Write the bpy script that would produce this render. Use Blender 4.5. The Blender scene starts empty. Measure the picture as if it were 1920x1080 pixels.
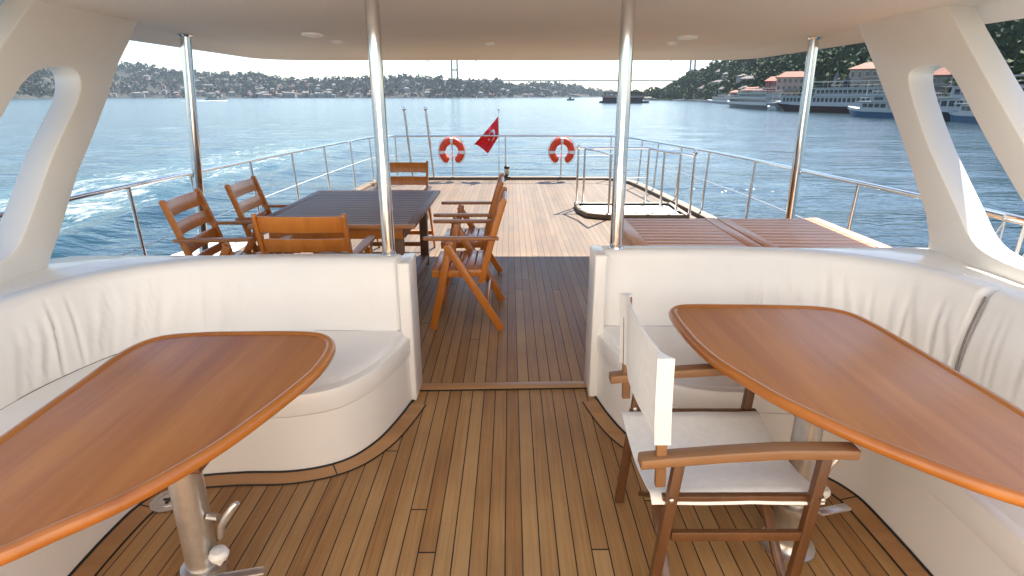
import bpy, bmesh, math, random
from mathutils import Vector, Matrix, noise
from mathutils.geometry import tessellate_polygon
random.seed(7)
R = math.radians
PI = math.pi
C = bpy.context.scene.collection
scene = bpy.context.scene

# ------------------------------------------------------------------ camera, sky, sun, exposure
EYE = 1.65
cam_d = bpy.data.cameras.new('camera')
cam_d.sensor_width = 36.0
cam_d.lens = 36.0 * 1080 / 1920
cam_d.clip_start = 0.05
cam_d.clip_end = 20000
cam = bpy.data.objects.new('camera', cam_d)
C.objects.link(cam)
cam.location = (0, 0, EYE)
cam.rotation_euler = (R(90 - 18.435), 0, R(-0.2013))
scene.camera = cam

SUN_DIR = Vector((0.40, 0.635, 1.0)).normalized()          # towards the sun: high over the stern, a little to the right
SUN_EL = math.asin(SUN_DIR.z)
SUN_AZ = math.atan2(SUN_DIR.x, SUN_DIR.y)
world = bpy.data.worlds.new('World')
scene.world = world
world.use_nodes = True
wn = world.node_tree.nodes
wl = world.node_tree.links
wn.clear()
wo = wn.new('ShaderNodeOutputWorld')
wb = wn.new('ShaderNodeBackground')
ws = wn.new('ShaderNodeTexSky')
ws.sky_type = 'NISHITA'
ws.sun_disc = False
ws.sun_elevation = SUN_EL
ws.sun_rotation = SUN_AZ
ws.air_density = 1.0
ws.dust_density = 0.6
ws.ozone_density = 1.5
wb.inputs['Strength'].default_value = 0.052
wl.new(ws.outputs[0], wb.inputs[0])
wl.new(wb.outputs[0], wo.inputs[0])
sun_d = bpy.data.lights.new('sun', 'SUN')
sun_d.energy = 3.2
sun_d.angle = R(0.5)
sun_d.color = (1.0, 0.94, 0.84)
sun = bpy.data.objects.new('sun', sun_d)
C.objects.link(sun)
sun.rotation_euler = SUN_DIR.to_track_quat('Z', 'Y').to_euler()
scene.view_settings.view_transform = 'Standard'
scene.view_settings.look = 'None'
scene.view_settings.exposure = 2.4
scene.view_settings.gamma = 1.0
scene.view_settings.use_curve_mapping = False
scene.cycles.max_bounces = 8
scene.cycles.diffuse_bounces = 5
scene.cycles.use_denoising = True
scene.cycles.caustics_reflective = False
scene.cycles.caustics_refractive = False


# ------------------------------------------------------------------ materials
class NT:
    """small helper round one material's node tree"""
    def __init__(self, name):
        self.m = bpy.data.materials.new(name)
        self.m.use_nodes = True
        self.t = self.m.node_tree
        self.b = self.t.nodes['Principled BSDF']

    def n(self, typ, **kw):
        nd = self.t.nodes.new(typ)
        for k, v in kw.items():
            setattr(nd, k, v)
        return nd

    def l(self, a, b):
        self.t.links.new(a, b)

    def math(self, op, a, b=None, c=None, clamp=False):
        nd = self.n('ShaderNodeMath', operation=op)
        nd.use_clamp = clamp
        for i, v in enumerate((a, b, c)):
            if v is None:
                continue
            if isinstance(v, (int, float)):
                nd.inputs[i].default_value = v
            else:
                self.l(v, nd.inputs[i])
        return nd.outputs[0]

    def coord(self, scale=(1, 1, 1), kind='Object'):
        tc = self.n('ShaderNodeTexCoord')
        mp = self.n('ShaderNodeMapping')
        mp.inputs['Scale'].default_value = scale
        self.l(tc.outputs[kind], mp.inputs[0])
        return mp.outputs[0]

    def noise(self, vec, scale, detail=3, rough=0.5, dist=0.0):
        nd = self.n('ShaderNodeTexNoise')
        nd.inputs['Scale'].default_value = scale
        nd.inputs['Detail'].default_value = detail
        nd.inputs['Roughness'].default_value = rough
        nd.inputs['Distortion'].default_value = dist
        self.l(vec, nd.inputs['Vector'])
        return nd.outputs['Fac']

    def ramp(self, fac, stops):
        nd = self.n('ShaderNodeValToRGB')
        el = nd.color_ramp.elements
        while len(el) < len(stops):
            el.new(0.5)
        for e, (p, c) in zip(el, stops):
            e.position = p
            e.color = (c[0], c[1], c[2], 1) if isinstance(c, tuple) else (c, c, c, 1)
        self.l(fac, nd.inputs[0])
        return nd.outputs[0]

    def mix(self, fac, a, b, blend='MIX'):
        nd = self.n('ShaderNodeMix', data_type='RGBA', blend_type=blend)
        for i, v in ((0, fac), (6, a), (7, b)):
            if isinstance(v, (int, float)):
                nd.inputs[i].default_value = v
            elif isinstance(v, tuple):
                nd.inputs[i].default_value = (v[0], v[1], v[2], 1)
            else:
                self.l(v, nd.inputs[i])
        return nd.outputs[2]

    def bump(self, h, strength=0.3, dist=0.01):
        nd = self.n('ShaderNodeBump')
        nd.inputs['Strength'].default_value = strength
        nd.inputs['Distance'].default_value = dist
        self.l(h, nd.inputs['Height'])
        self.l(nd.outputs[0], self.b.inputs['Normal'])

    def set(self, color=None, rough=None, metal=None, coat=None, coat_rough=None, spec=None, ior=None):
        for k, v in (('Base Color', color), ('Roughness', rough), ('Metallic', metal), ('Coat Weight', coat),
                     ('Coat Roughness', coat_rough), ('Specular IOR Level', spec), ('IOR', ior)):
            if v is None:
                continue
            if isinstance(v, tuple):
                self.b.inputs[k].default_value = (v[0], v[1], v[2], 1)
            elif isinstance(v, (int, float)):
                self.b.inputs[k].default_value = v
            else:
                self.l(v, self.b.inputs[k])
        return self.m


def plain(name, col, rough=0.5, var=0.12, scale=6.0, metal=0.0, coat=None, bump=0.0, bscale=60, spec=None):
    t = NT(name)
    v = t.coord()
    f = t.noise(v, scale, 4, 0.6)
    lo = tuple(max(0, c * (1 - var)) for c in col)
    hi = tuple(min(1, c * (1 + var)) for c in col)
    t.set(color=t.ramp(f, [(0.3, lo), (0.7, hi)]), rough=rough, metal=metal, coat=coat, spec=spec)
    if bump:
        t.bump(t.noise(v, bscale, 3), bump, 0.002)
    return t.m


def wood(name, dark, light, axis=1, rough=0.35, coat=0.0, scale=1.0, grain=1.0):
    """varnished or oiled wood, grain along the object axis"""
    t = NT(name)
    sc = [26 * scale, 26 * scale, 26 * scale]
    sc[axis] = 1.6 * scale
    v = t.coord(tuple(sc))
    f1 = t.noise(v, 1.0, 5, 0.62, 0.4)
    sc2 = [9 * scale, 9 * scale, 9 * scale]
    sc2[axis] = 0.5 * scale
    f2 = t.noise(t.coord(tuple(sc2)), 1.0, 3, 0.5, 0.2)
    f3 = t.noise(t.coord((1.3, 1.3, 1.3)), 1.0, 2)
    f = t.math('ADD', t.math('MULTIPLY', f1, 0.5 * grain), t.math('MULTIPLY', f2, 0.42))
    f = t.math('SUBTRACT', f, 0.06)
    f = t.math('ADD', f, t.math('MULTIPLY', f3, 0.3))
    oi = t.n('ShaderNodeObjectInfo')
    f = t.math('ADD', f, t.math('MULTIPLY', t.math('SUBTRACT', oi.outputs['Random'], 0.5), 0.12))
    col = t.ramp(f, [(0.34, dark), (0.72, light)])
    t.set(color=col, rough=rough, coat=coat, coat_rough=0.12)
    t.bump(f1, 0.06, 0.002)
    return t.m


def teak_deck(name, split):
    """laid planks along y, 66 mm apart with black caulking; weathered aft of y = split, and painted darker there to offset the direct sun"""
    t = NT(name)
    tc = t.n('ShaderNodeTexCoord')
    sx = t.n('ShaderNodeSeparateXYZ')
    t.l(tc.outputs['Object'], sx.inputs[0])
    X, Y = sx.outputs[0], sx.outputs[1]
    u = t.math('DIVIDE', t.math('ADD', X, 0.02), 0.0663)
    idx = t.math('FLOOR', u)
    fr = t.math('FRACT', u)
    d = t.math('MINIMUM', fr, t.math('SUBTRACT', 1.0, fr))          # distance from the seam, in planks
    wn1 = t.n('ShaderNodeTexWhiteNoise', noise_dimensions='1D')
    t.l(idx, wn1.inputs['W'])
    # butt joints along each plank
    yl = t.math('DIVIDE', t.math('ADD', Y, t.math('MULTIPLY', wn1.outputs['Value'], 7.9)), 6.1)
    fy = t.math('FRACT', yl)
    seg = t.math('FLOOR', yl)
    dy = t.math('MINIMUM', fy, t.math('SUBTRACT', 1.0, fy))
    wn2 = t.n('ShaderNodeTexWhiteNoise', noise_dimensions='2D')
    cmb = t.n('ShaderNodeCombineXYZ')
    t.l(idx, cmb.inputs[0]); t.l(seg, cmb.inputs[1])
    t.l(cmb.outputs[0], wn2.inputs['Vector'])
    cm2 = t.n('ShaderNodeCombineXYZ')
    t.l(t.math('MULTIPLY', X, 90.0), cm2.inputs[0])
    t.l(t.math('MULTIPLY', Y, 2.2), cm2.inputs[1])
    t.l(t.math('MULTIPLY', wn2.outputs['Value'], 40.0), cm2.inputs[2])
    g = t.noise(cm2.outputs[0], 1.0, 5, 0.6, 0.3)
    cm3 = t.n('ShaderNodeCombineXYZ')
    t.l(t.math('MULTIPLY', X, 7.0), cm3.inputs[0])
    t.l(t.math('MULTIPLY', Y, 1.4), cm3.inputs[1])
    t.l(t.math('MULTIPLY', idx, 3.7), cm3.inputs[2])
    g2 = t.noise(cm3.outputs[0], 1.0, 3, 0.6)
    f = t.math('ADD', t.math('MULTIPLY', wn2.outputs['Value'], 0.34), t.math('MULTIPLY', g, 0.58))
    f = t.math('ADD', f, t.math('MULTIPLY', g2, 0.5))
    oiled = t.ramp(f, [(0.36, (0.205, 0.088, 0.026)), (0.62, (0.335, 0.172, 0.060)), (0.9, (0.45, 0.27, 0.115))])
    grey = t.ramp(f, [(0.36, (0.072, 0.044, 0.022)), (0.62, (0.100, 0.064, 0.035)), (0.9, (0.136, 0.093, 0.055))])  # weathered tone, darkened to tame the sunlit planks beyond the roof's shadow
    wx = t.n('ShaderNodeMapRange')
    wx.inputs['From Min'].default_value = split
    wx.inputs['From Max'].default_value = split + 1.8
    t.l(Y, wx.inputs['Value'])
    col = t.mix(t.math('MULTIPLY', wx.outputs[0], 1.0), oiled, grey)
    # stains of its own: slow wear patches
    st = t.noise(tc.outputs['Object'], 1.1, 4, 0.6)
    col = t.mix(t.ramp(st, [(0.42, 0.0), (0.72, 0.45)]), col, (0.16, 0.085, 0.04))
    sw_ = t.noise(cm3.outputs[0], 4.0, 3)
    seam = t.math('LESS_THAN', d, t.math('ADD', 0.018, t.math('MULTIPLY', sw_, 0.036)))
    butt = t.math('LESS_THAN', dy, 0.0006)
    s = t.math('MAXIMUM', seam, butt)
    col = t.mix(s, col, (0.012, 0.010, 0.009))
    t.set(color=col, rough=t.math('ADD', 0.42, t.math('MULTIPLY', g2, 0.25)), spec=0.35)
    t.bump(t.math('SUBTRACT', t.math('MULTIPLY', g, 0.15), s), 0.35, 0.0025)
    return t.m


M = {}
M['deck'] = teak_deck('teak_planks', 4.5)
M['margin'] = wood('teak_margin', (0.28, 0.130, 0.042), (0.47, 0.25, 0.10), 0, 0.45, 0, 0.35)
M['rim'] = wood('weathered_teak', (0.10, 0.064, 0.036), (0.17, 0.115, 0.068), 0, 0.6, 0, 0.4)
M['caulk'] = plain('black_caulk', (0.012, 0.011, 0.010), 0.7)
M['table'] = wood('varnished_table_top', (0.33, 0.092, 0.012), (0.62, 0.245, 0.044), 1, 0.36, 0.12, 0.6, 0.8)
M['table_edge'] = wood('varnished_edge', (0.30, 0.090, 0.014), (0.52, 0.18, 0.030), 1, 0.28, 0.3, 0.4)
M['chair'] = wood('varnished_chair_teak', (0.40, 0.112, 0.012), (0.62, 0.215, 0.032), 2, 0.33, 0.25, 0.7)
M['chair_arm'] = wood('worn_chair_teak', (0.28, 0.105, 0.035), (0.48, 0.20, 0.07), 0, 0.42, 0.1, 0.7)
M['dark_table'] = wood('dark_stained_teak', (0.115, 0.055, 0.034), (0.21, 0.112, 0.072), 0, 0.5, 0.0, 0.5)
M['chest'] = wood('red_teak', (0.50, 0.190, 0.075), (0.70, 0.345, 0.160), 0, 0.42, 0.1, 0.5)
M['dir_wood'] = wood('walnut_teak', (0.075, 0.030, 0.011), (0.16, 0.065, 0.022), 2, 0.36, 0.15, 0.8)
M['dir_arm'] = wood('light_oak_arm', (0.17, 0.076, 0.030), (0.32, 0.16, 0.068), 0, 0.42, 0.1, 0.8)
M['gelcoat'] = plain('white_gelcoat', (0.84, 0.815, 0.77), 0.28, 0.02, 1.5, coat=0.25)
M['roof'] = plain('cream_roof_lining', (0.84, 0.805, 0.76), 0.8, 0.03, 0.8, spec=0.15)
M['cream'] = plain('cream_bounce_paint', (0.84, 0.78, 0.69), 0.5, 0.02, 1.0)
M['vinyl'] = plain('white_vinyl', (0.84, 0.82, 0.785), 0.42, 0.02, 3.0, bump=0.05, bscale=260)
M['canvas'] = plain('cream_canvas', (0.80, 0.765, 0.70), 0.85, 0.04, 40, bump=0.25, bscale=420)
M['piping'] = plain('grey_seam', (0.20, 0.18, 0.16), 0.7)
M['steel'] = plain('polished_steel', (0.68, 0.67, 0.66), 0.11, 0.05, 9, metal=1.0)
M['alu'] = plain('brushed_aluminium', (0.56, 0.53, 0.50), 0.30, 0.08, 30, metal=0.85)
M['wire'] = plain('rail_wire', (0.62, 0.62, 0.62), 0.35, 0.05, metal=0.6)
M['orange'] = plain('orange_buoy', (0.72, 0.060, 0.012), 0.45, 0.12, 9)
M['band'] = plain('reflective_band', (0.78, 0.76, 0.72), 0.4)
M['red'] = plain('red_flag_cloth', (0.74, 0.022, 0.022), 0.75, 0.15, 14)
M['white'] = plain('white_cloth', (0.8, 0.8, 0.8), 0.7)
M['rope'] = plain('white_rope', (0.66, 0.64, 0.60), 0.8)
M['black'] = plain('black_fitting', (0.02, 0.02, 0.02), 0.45)
M['brass'] = plain('lamp_brass', (0.52, 0.42, 0.26), 0.4, metal=0.5)
M['lens'] = plain('lamp_diffuser', (0.86, 0.84, 0.80), 0.35)


# ------------------------------------------------------------------ mesh helpers
class MB:
    def __init__(self):
        self.bm = bmesh.new()

    def box(self, c, s, rot=None):
        """box of size s about c, optional 3x3 rotation"""
        r = rot or Matrix.Identity(3)
        vs = []
        for dz in (-.5, .5):
            for dy in (-.5, .5):
                for dx in (-.5, .5):
                    vs.append(self.bm.verts.new(Vector(c) + r @ Vector((dx * s[0], dy * s[1], dz * s[2]))))
        for q in ((0, 2, 3, 1), (4, 5, 7, 6), (0, 1, 5, 4), (2, 6, 7, 3), (0, 4, 6, 2), (1, 3, 7, 5)):
            self.bm.faces.new([vs[i] for i in q])
        return self

    def bar(self, a, b, w, h, up=(0, 0, 1)):
        """rectangular bar from a to b; w across, h along 'up'"""
        a, b = Vector(a), Vector(b)
        d = b - a
        y = d.normalized()
        u = Vector(up)
        x = y.cross(u)
        if x.length < 1e-4:
            x = y.cross(Vector((0, 1, 0)))
        x.normalize()
        z = x.cross(y)
        m = Matrix((x, y, z)).transposed()
        return self.box((a + b) / 2, (w, d.length, h), m)

    def tube(self, pts, r, seg=12, cap=True, closed=False):
        pts = [Vector(p) for p in pts]
        rs = r if isinstance(r, (list, tuple)) else [r] * len(pts)
        n = len(pts)
        rings = []
        prev = None
        for i, p in enumerate(pts):
            if closed:
                t = pts[(i + 1) % n] - pts[i - 1]
            else:
                t = pts[min(i + 1, n - 1)] - pts[max(i - 1, 0)]
            t.normalize()
            if prev is None:
                ref = Vector((0, 0, 1)) if abs(t.z) < .9 else Vector((1, 0, 0))
                x = t.cross(ref).normalized()
            else:
                x = (prev - t * prev.dot(t)).normalized()
            prev = x
            y = t.cross(x)
            rings.append([self.bm.verts.new(p + (x * math.cos(a) + y * math.sin(a)) * rs[i])
                          for a in [2 * PI * k / seg for k in range(seg)]])
        for i in range(n if closed else n - 1):
            A, B = rings[i], rings[(i + 1) % n]
            for k in range(seg):
                self.bm.faces.new((A[k], A[(k + 1) % seg], B[(k + 1) % seg], B[k]))
        if cap and not closed:
            self.bm.faces.new(rings[0][::-1])
            self.bm.faces.new(rings[-1])
        return self

    def lathe(self, c, prof, seg=24, axis='z'):
        """prof: list of (radius, height) about c"""
        rings = []
        for r, z in prof:
            ring = []
            for k in range(seg):
                a = 2 * PI * k / seg
                v = Vector((max(r, 1e-5) * math.cos(a), max(r, 1e-5) * math.sin(a), z))
                if axis == 'y':
                    v = Vector((v.x, v.z, v.y))
                if axis == 'x':
                    v = Vector((v.z, v.x, v.y))
                ring.append(self.bm.verts.new(Vector(c) + v))
            rings.append(ring)
        for A, B in zip(rings, rings[1:]):
            for k in range(seg):
                self.bm.faces.new((A[k], A[(k + 1) % seg], B[(k + 1) % seg], B[k]))
        self.bm.faces.new(rings[0][::-1])
        self.bm.faces.new(rings[-1])
        return self

    def prism(self, poly, z0, z1, holes=(), axis='z', t=None):
        """extrude a 2-D outline (with holes); axis 'x' takes (y, z) outlines from x=z0 to x=z1"""
        def P(p, h):
            if axis == 'z':
                return Vector((p[0], p[1], h))
            if axis == 'x':
                return Vector((h, p[0], p[1]))
            return Vector((p[0], h, p[1]))
        loops = [list(poly)] + [list(q) for q in holes]
        flat = [p for lp in loops for p in lp]
        tris = tessellate_polygon([[Vector((p[0], p[1], 0)) for p in lp] for lp in loops])
        lo = [self.bm.verts.new(P(p, z0)) for p in flat]
        hi = [self.bm.verts.new(P(p, z1)) for p in flat]
        for tr in tris:
            try:
                self.bm.faces.new([hi[i] for i in tr])
                self.bm.faces.new([lo[i] for i in tr][::-1])
            except ValueError:
                pass
        k = 0
        for lp in loops:
            n = len(lp)
            for i in range(n):
                a, b = k + i, k + (i + 1) % n
                self.bm.faces.new((lo[a], lo[b], hi[b], hi[a]))
            k += n
        return self

    def loft(self, sections, close=True, caps=True):
        """skin a list of equal-length vertex loops"""
        rings = [[self.bm.verts.new(Vector(p)) for p in s] for s in sections]
        n = len(rings[0])
        for A, B in zip(rings, rings[1:]):
            for k in range(n if close else n - 1):
                self.bm.faces.new((A[k], A[(k + 1) % n], B[(k + 1) % n], B[k]))
        if caps and close:
            self.bm.faces.new(rings[0][::-1])
            self.bm.faces.new(rings[-1])
        return self

    def build(self, name, mat, parent=None, smooth=True, bevel=0.0, angle=35, bseg=2):
        bm = self.bm
        bmesh.ops.recalc_face_normals(bm, faces=bm.faces)
        if bevel:
            es = [e for e in bm.edges if len(e.link_faces) == 2 and e.calc_face_angle(0) > R(30)]
            bmesh.ops.bevel(bm, geom=es, offset=bevel, segments=bseg, profile=0.5, affect='EDGES', clamp_overlap=True)
        if parent is not None:
            bmesh.ops.translate(bm, verts=bm.verts, vec=-world_loc(parent))
        me = bpy.data.meshes.new(name)
        bm.normal_update()
        if smooth:
            for e in bm.edges:
                if len(e.link_faces) == 2 and e.calc_face_angle(0) > R(angle):
                    e.smooth = False
            for f in bm.faces:
                f.smooth = True
        bm.to_mesh(me)
        bm.free()
        me.materials.append(mat)
        o = bpy.data.objects.new(name, me)
        C.objects.link(o)
        if parent is not None:
            o.parent = parent
        return o


def world_loc(o):
    v = Vector(o.location)
    while o.parent:
        o = o.parent
        v = v + Vector(o.location)
    return v


def tag(o, label=None, cat=None, group=None, kind=None):
    for k, v in (('label', label), ('category', cat), ('group', group), ('kind', kind)):
        if v:
            o[k] = v
    return o


def thing(name, label, cat, loc=(0, 0, 0), group=None):
    o = bpy.data.objects.new(name, None)
    o.empty_display_size = 0.1
    o.location = loc
    C.objects.link(o)
    return tag(o, label, cat, group)


def copy_tree(o, parent=None):
    c = o.copy()
    C.objects.link(c)
    c.parent = parent
    for ch in list(o.children):
        copy_tree(ch, c)
    return c


def smooth_path(pts, n=8, closed=False):
    """Catmull-Rom through 2-D or 3-D points"""
    P = [Vector(p) for p in pts]
    out = []
    m = len(P)
    rng = range(m) if closed else range(m - 1)
    for i in rng:
        p0 = P[i - 1] if (closed or i > 0) else P[0] * 2 - P[1]
        p1, p2 = P[i], P[(i + 1) % m]
        p3 = P[(i + 2) % m] if (closed or i + 2 < m) else P[-1] * 2 - P[-2]
        for k in range(n):
            t = k / n
            out.append(0.5 * ((2 * p1) + (p2 - p0) * t + (2 * p0 - 5 * p1 + 4 * p2 - p3) * t * t +
                              (3 * p1 - p0 - 3 * p2 + p3) * t ** 3))
    if not closed:
        out.append(P[-1])
    return out


def resample(path, step):
    out = [path[0]]
    acc = 0.0
    for a, b in zip(path, path[1:]):
        L = (b - a).length
        if L < 1e-9:
            continue
        d = step - acc
        while d <= L:
            out.append(a.lerp(b, d / L))
            d += step
        acc = (acc + L) % step
    if (out[-1] - path[-1]).length > step * .3:
        out.append(path[-1])
    return out


def normals2(path):
    out = []
    n = len(path)
    for i in range(n):
        t = path[min(i + 1, n - 1)] - path[max(i - 1, 0)]
        t = Vector((t.x, t.y)).normalized()
        out.append(Vector((t.y, -t.x)))
    return out


def ribbon(path, inner, outer, z0, z1):
    """vertical-sided strip following a 2-D path between two offsets"""
    mb = MB()
    N = normals2(path)
    secs = []
    for p, n in zip(path, N):
        a = Vector((p.x, p.y)) + n * inner
        b = Vector((p.x, p.y)) + n * outer
        secs.append([(a.x, a.y, z0), (b.x, b.y, z0), (b.x, b.y, z1), (a.x, a.y, z1)])
    return mb.loft(secs)


# ------------------------------------------------------------------ the deck
L_RIM = [(-2.9, -3.5), (-2.9, 6.0), (-2.87, 8.0), (-2.74, 11.0), (-2.62, 11.7), (-2.30, 12.12)]
R_RIM = [(2.85, -3.5), (2.85, 6.0), (2.78, 8.1), (2.50, 11.0), (2.35, 11.65), (2.02, 12.12)]
rimL = smooth_path(L_RIM, 8)
rimR = smooth_path(R_RIM, 8)
outline = [(p.x, p.y) for p in rimL] + [(p.x, p.y) for p in reversed(rimR)]
WELL = [(1.06, 8.42), (1.16, 8.12), (1.36, 8.02), (2.46, 8.02), (2.46, 8.92), (1.06, 8.92)]
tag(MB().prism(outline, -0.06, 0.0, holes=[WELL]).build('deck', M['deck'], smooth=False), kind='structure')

# teak rim cap round the edge
rim_path = [Vector(p) for p in outline]
rp = [p for p in rim_path if p.y > -3.4]
rm = ribbon([Vector((p.x, p.y)) for p in rp], -0.07, 0.09, -0.06, 0.055).build('toe_rail', M['rim'], bevel=0.01)
tag(rm, 'weathered pale teak rim running round the edge of the aft deck', 'toe rail')

# white hull side below the deck and the white side wing on the left
hull = ribbon([Vector((p.x, p.y)) for p in rp], -0.02, 0.07, -3.2, -0.061).build('hull', M['gelcoat'])
tag(hull, kind='structure')
tag(MB().prism([(-2.99, 1.0), (-3.75, 1.0), (-3.80, 6.2), (-3.62, 6.9), (-2.99, 7.3)], -0.14, -0.03).build(
    'side_deck', M['gelcoat'], bevel=0.02), kind='structure')

# threshold strip between the lounge and the open deck
th = MB().bar((-0.66, 3.065, 0.006), (0.60, 3.10, 0.006), 0.075, 0.012)
tag(th.build('threshold', M['margin'], bevel=0.002), kind='structure')
tc_ = MB()
for q in (-0.041, 0.041):
    tc_.bar((-0.66, 3.065 + q, 0.004), (0.60, 3.10 + q, 0.004), 0.006, 0.008)
tag(tc_.build('threshold_seam', M['caulk']), kind='structure')

# ------------------------------------------------------------------ lounge: two mirrored seating corners
def base_curve(s):
    """front of the sofa plinth, from the gangway end round to the side run; s = -1 left, 1 right"""
    if s < 0:
        pts = [(-0.56, 2.95), (-0.618, 2.70), (-0.687, 2.50), (-0.80, 2.35), (-0.99, 2.275), (-1.25, 2.262),
               (-1.46, 2.22), (-1.57, 2.08), (-1.605, 1.85), (-1.60, 1.3), (-1.60, 0.2), (-1.60, -0.9)]
    else:
        pts = [(0.50, 2.97), (0.55, 2.74), (0.62, 2.54), (0.74, 2.39), (0.93, 2.315), (1.18, 2.30),
               (1.39, 2.26), (1.50, 2.12), (1.53, 1.90), (1.535, 1.3), (1.535, 0.2), (1.535, -0.9)]
    return smooth_path(pts, 8)


def back_curve(s):
    """foot of the backrest's front face"""
    if s < 0:
        pts = [(-0.60, 2.93), (-1.0, 2.935), (-1.40, 2.92), (-1.72, 2.84), (-1.95, 2.66), (-2.06, 2.38),
               (-2.10, 2.05), (-2.13, 1.3), (-2.15, 0.2), (-2.15, -0.9)]
    else:
        pts = [(0.50, 3.00), (0.95, 2.995), (1.33, 2.975), (1.66, 2.90), (1.90, 2.72), (2.01, 2.44),
               (2.04, 2.10), (2.06, 1.3), (2.08, 0.2), (2.08, -0.9)]
    return smooth_path(pts, 8)


def cushion_back(name, path, z0, z1, thick, lean, mat, parent, creases=(), sgn=1):
    """upholstered back swept along the path: rounded top, slight lean, puckers where it bends"""
    pth = resample([Vector((p.x, p.y)) for p in path], 0.007)
    N = normals2(pth)
    prof = []
    H = z1 - z0
    for k in range(9):                                   # front face, bottom to top, gently bulged
        t = k / 8
        prof.append((0.018 * math.sin(PI * min(t * 1.05, 1)), z0 + t * (H - 0.045), t))
    for k in range(1, 7):                                # rolled top
        a = PI / 2 * k / 6
        prof.append((-0.045 + 0.045 * math.cos(a) * 1.0, z1 - 0.045 + 0.045 * math.sin(a), 1))
    prof.append((-thick + 0.03, z1 - 0.004, 1))
    prof.append((-thick, z1 - 0.035, 1))
    prof.append((-thick, z0, 0))
    secs = []
    s = 0.0
    for i, p in enumerate(pth):
        if i:
            s += (pth[i] - pth[i - 1]).length
        end = min(i, len(pth) - 1 - i)
        e = 1 - max(0, 3 - end) / 3
        ring = []
        for (o, z, t) in prof:
            off = o - lean * (z - z0) / H
            if o > -0.03:
                for (cs, amp, wid, c0, c1, slant) in creases:
                    ds = s - (cs + slant * (t - 0.5))
                    if abs(ds) < wid * 4 and c0 <= t <= c1:
                        w = min(1, (t - c0) / 0.15, (c1 - t) / 0.15)
                        off -= amp * max(0, w) * (math.exp(-(ds / wid) ** 2) - 0.45 * math.exp(-((ds - 1.6 * wid) / (1.2 * wid)) ** 2))
                off += 0.006 * noise.noise(Vector((s * 2.3, z * 5, 3.1 * sgn))) + 0.0025 * noise.noise(Vector((s * 11, z * 4 + s * 3, 8)))
            off -= (1 - e) * 0.02 if o > -0.05 else 0
            q = p + N[i] * off * sgn
            ring.append((q.x, q.y, z - (1 - e) * (0.012 if t >= 1 else 0)))
        secs.append(ring)
    return MB().loft(secs).build(name, mat, parent, angle=60)


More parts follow.
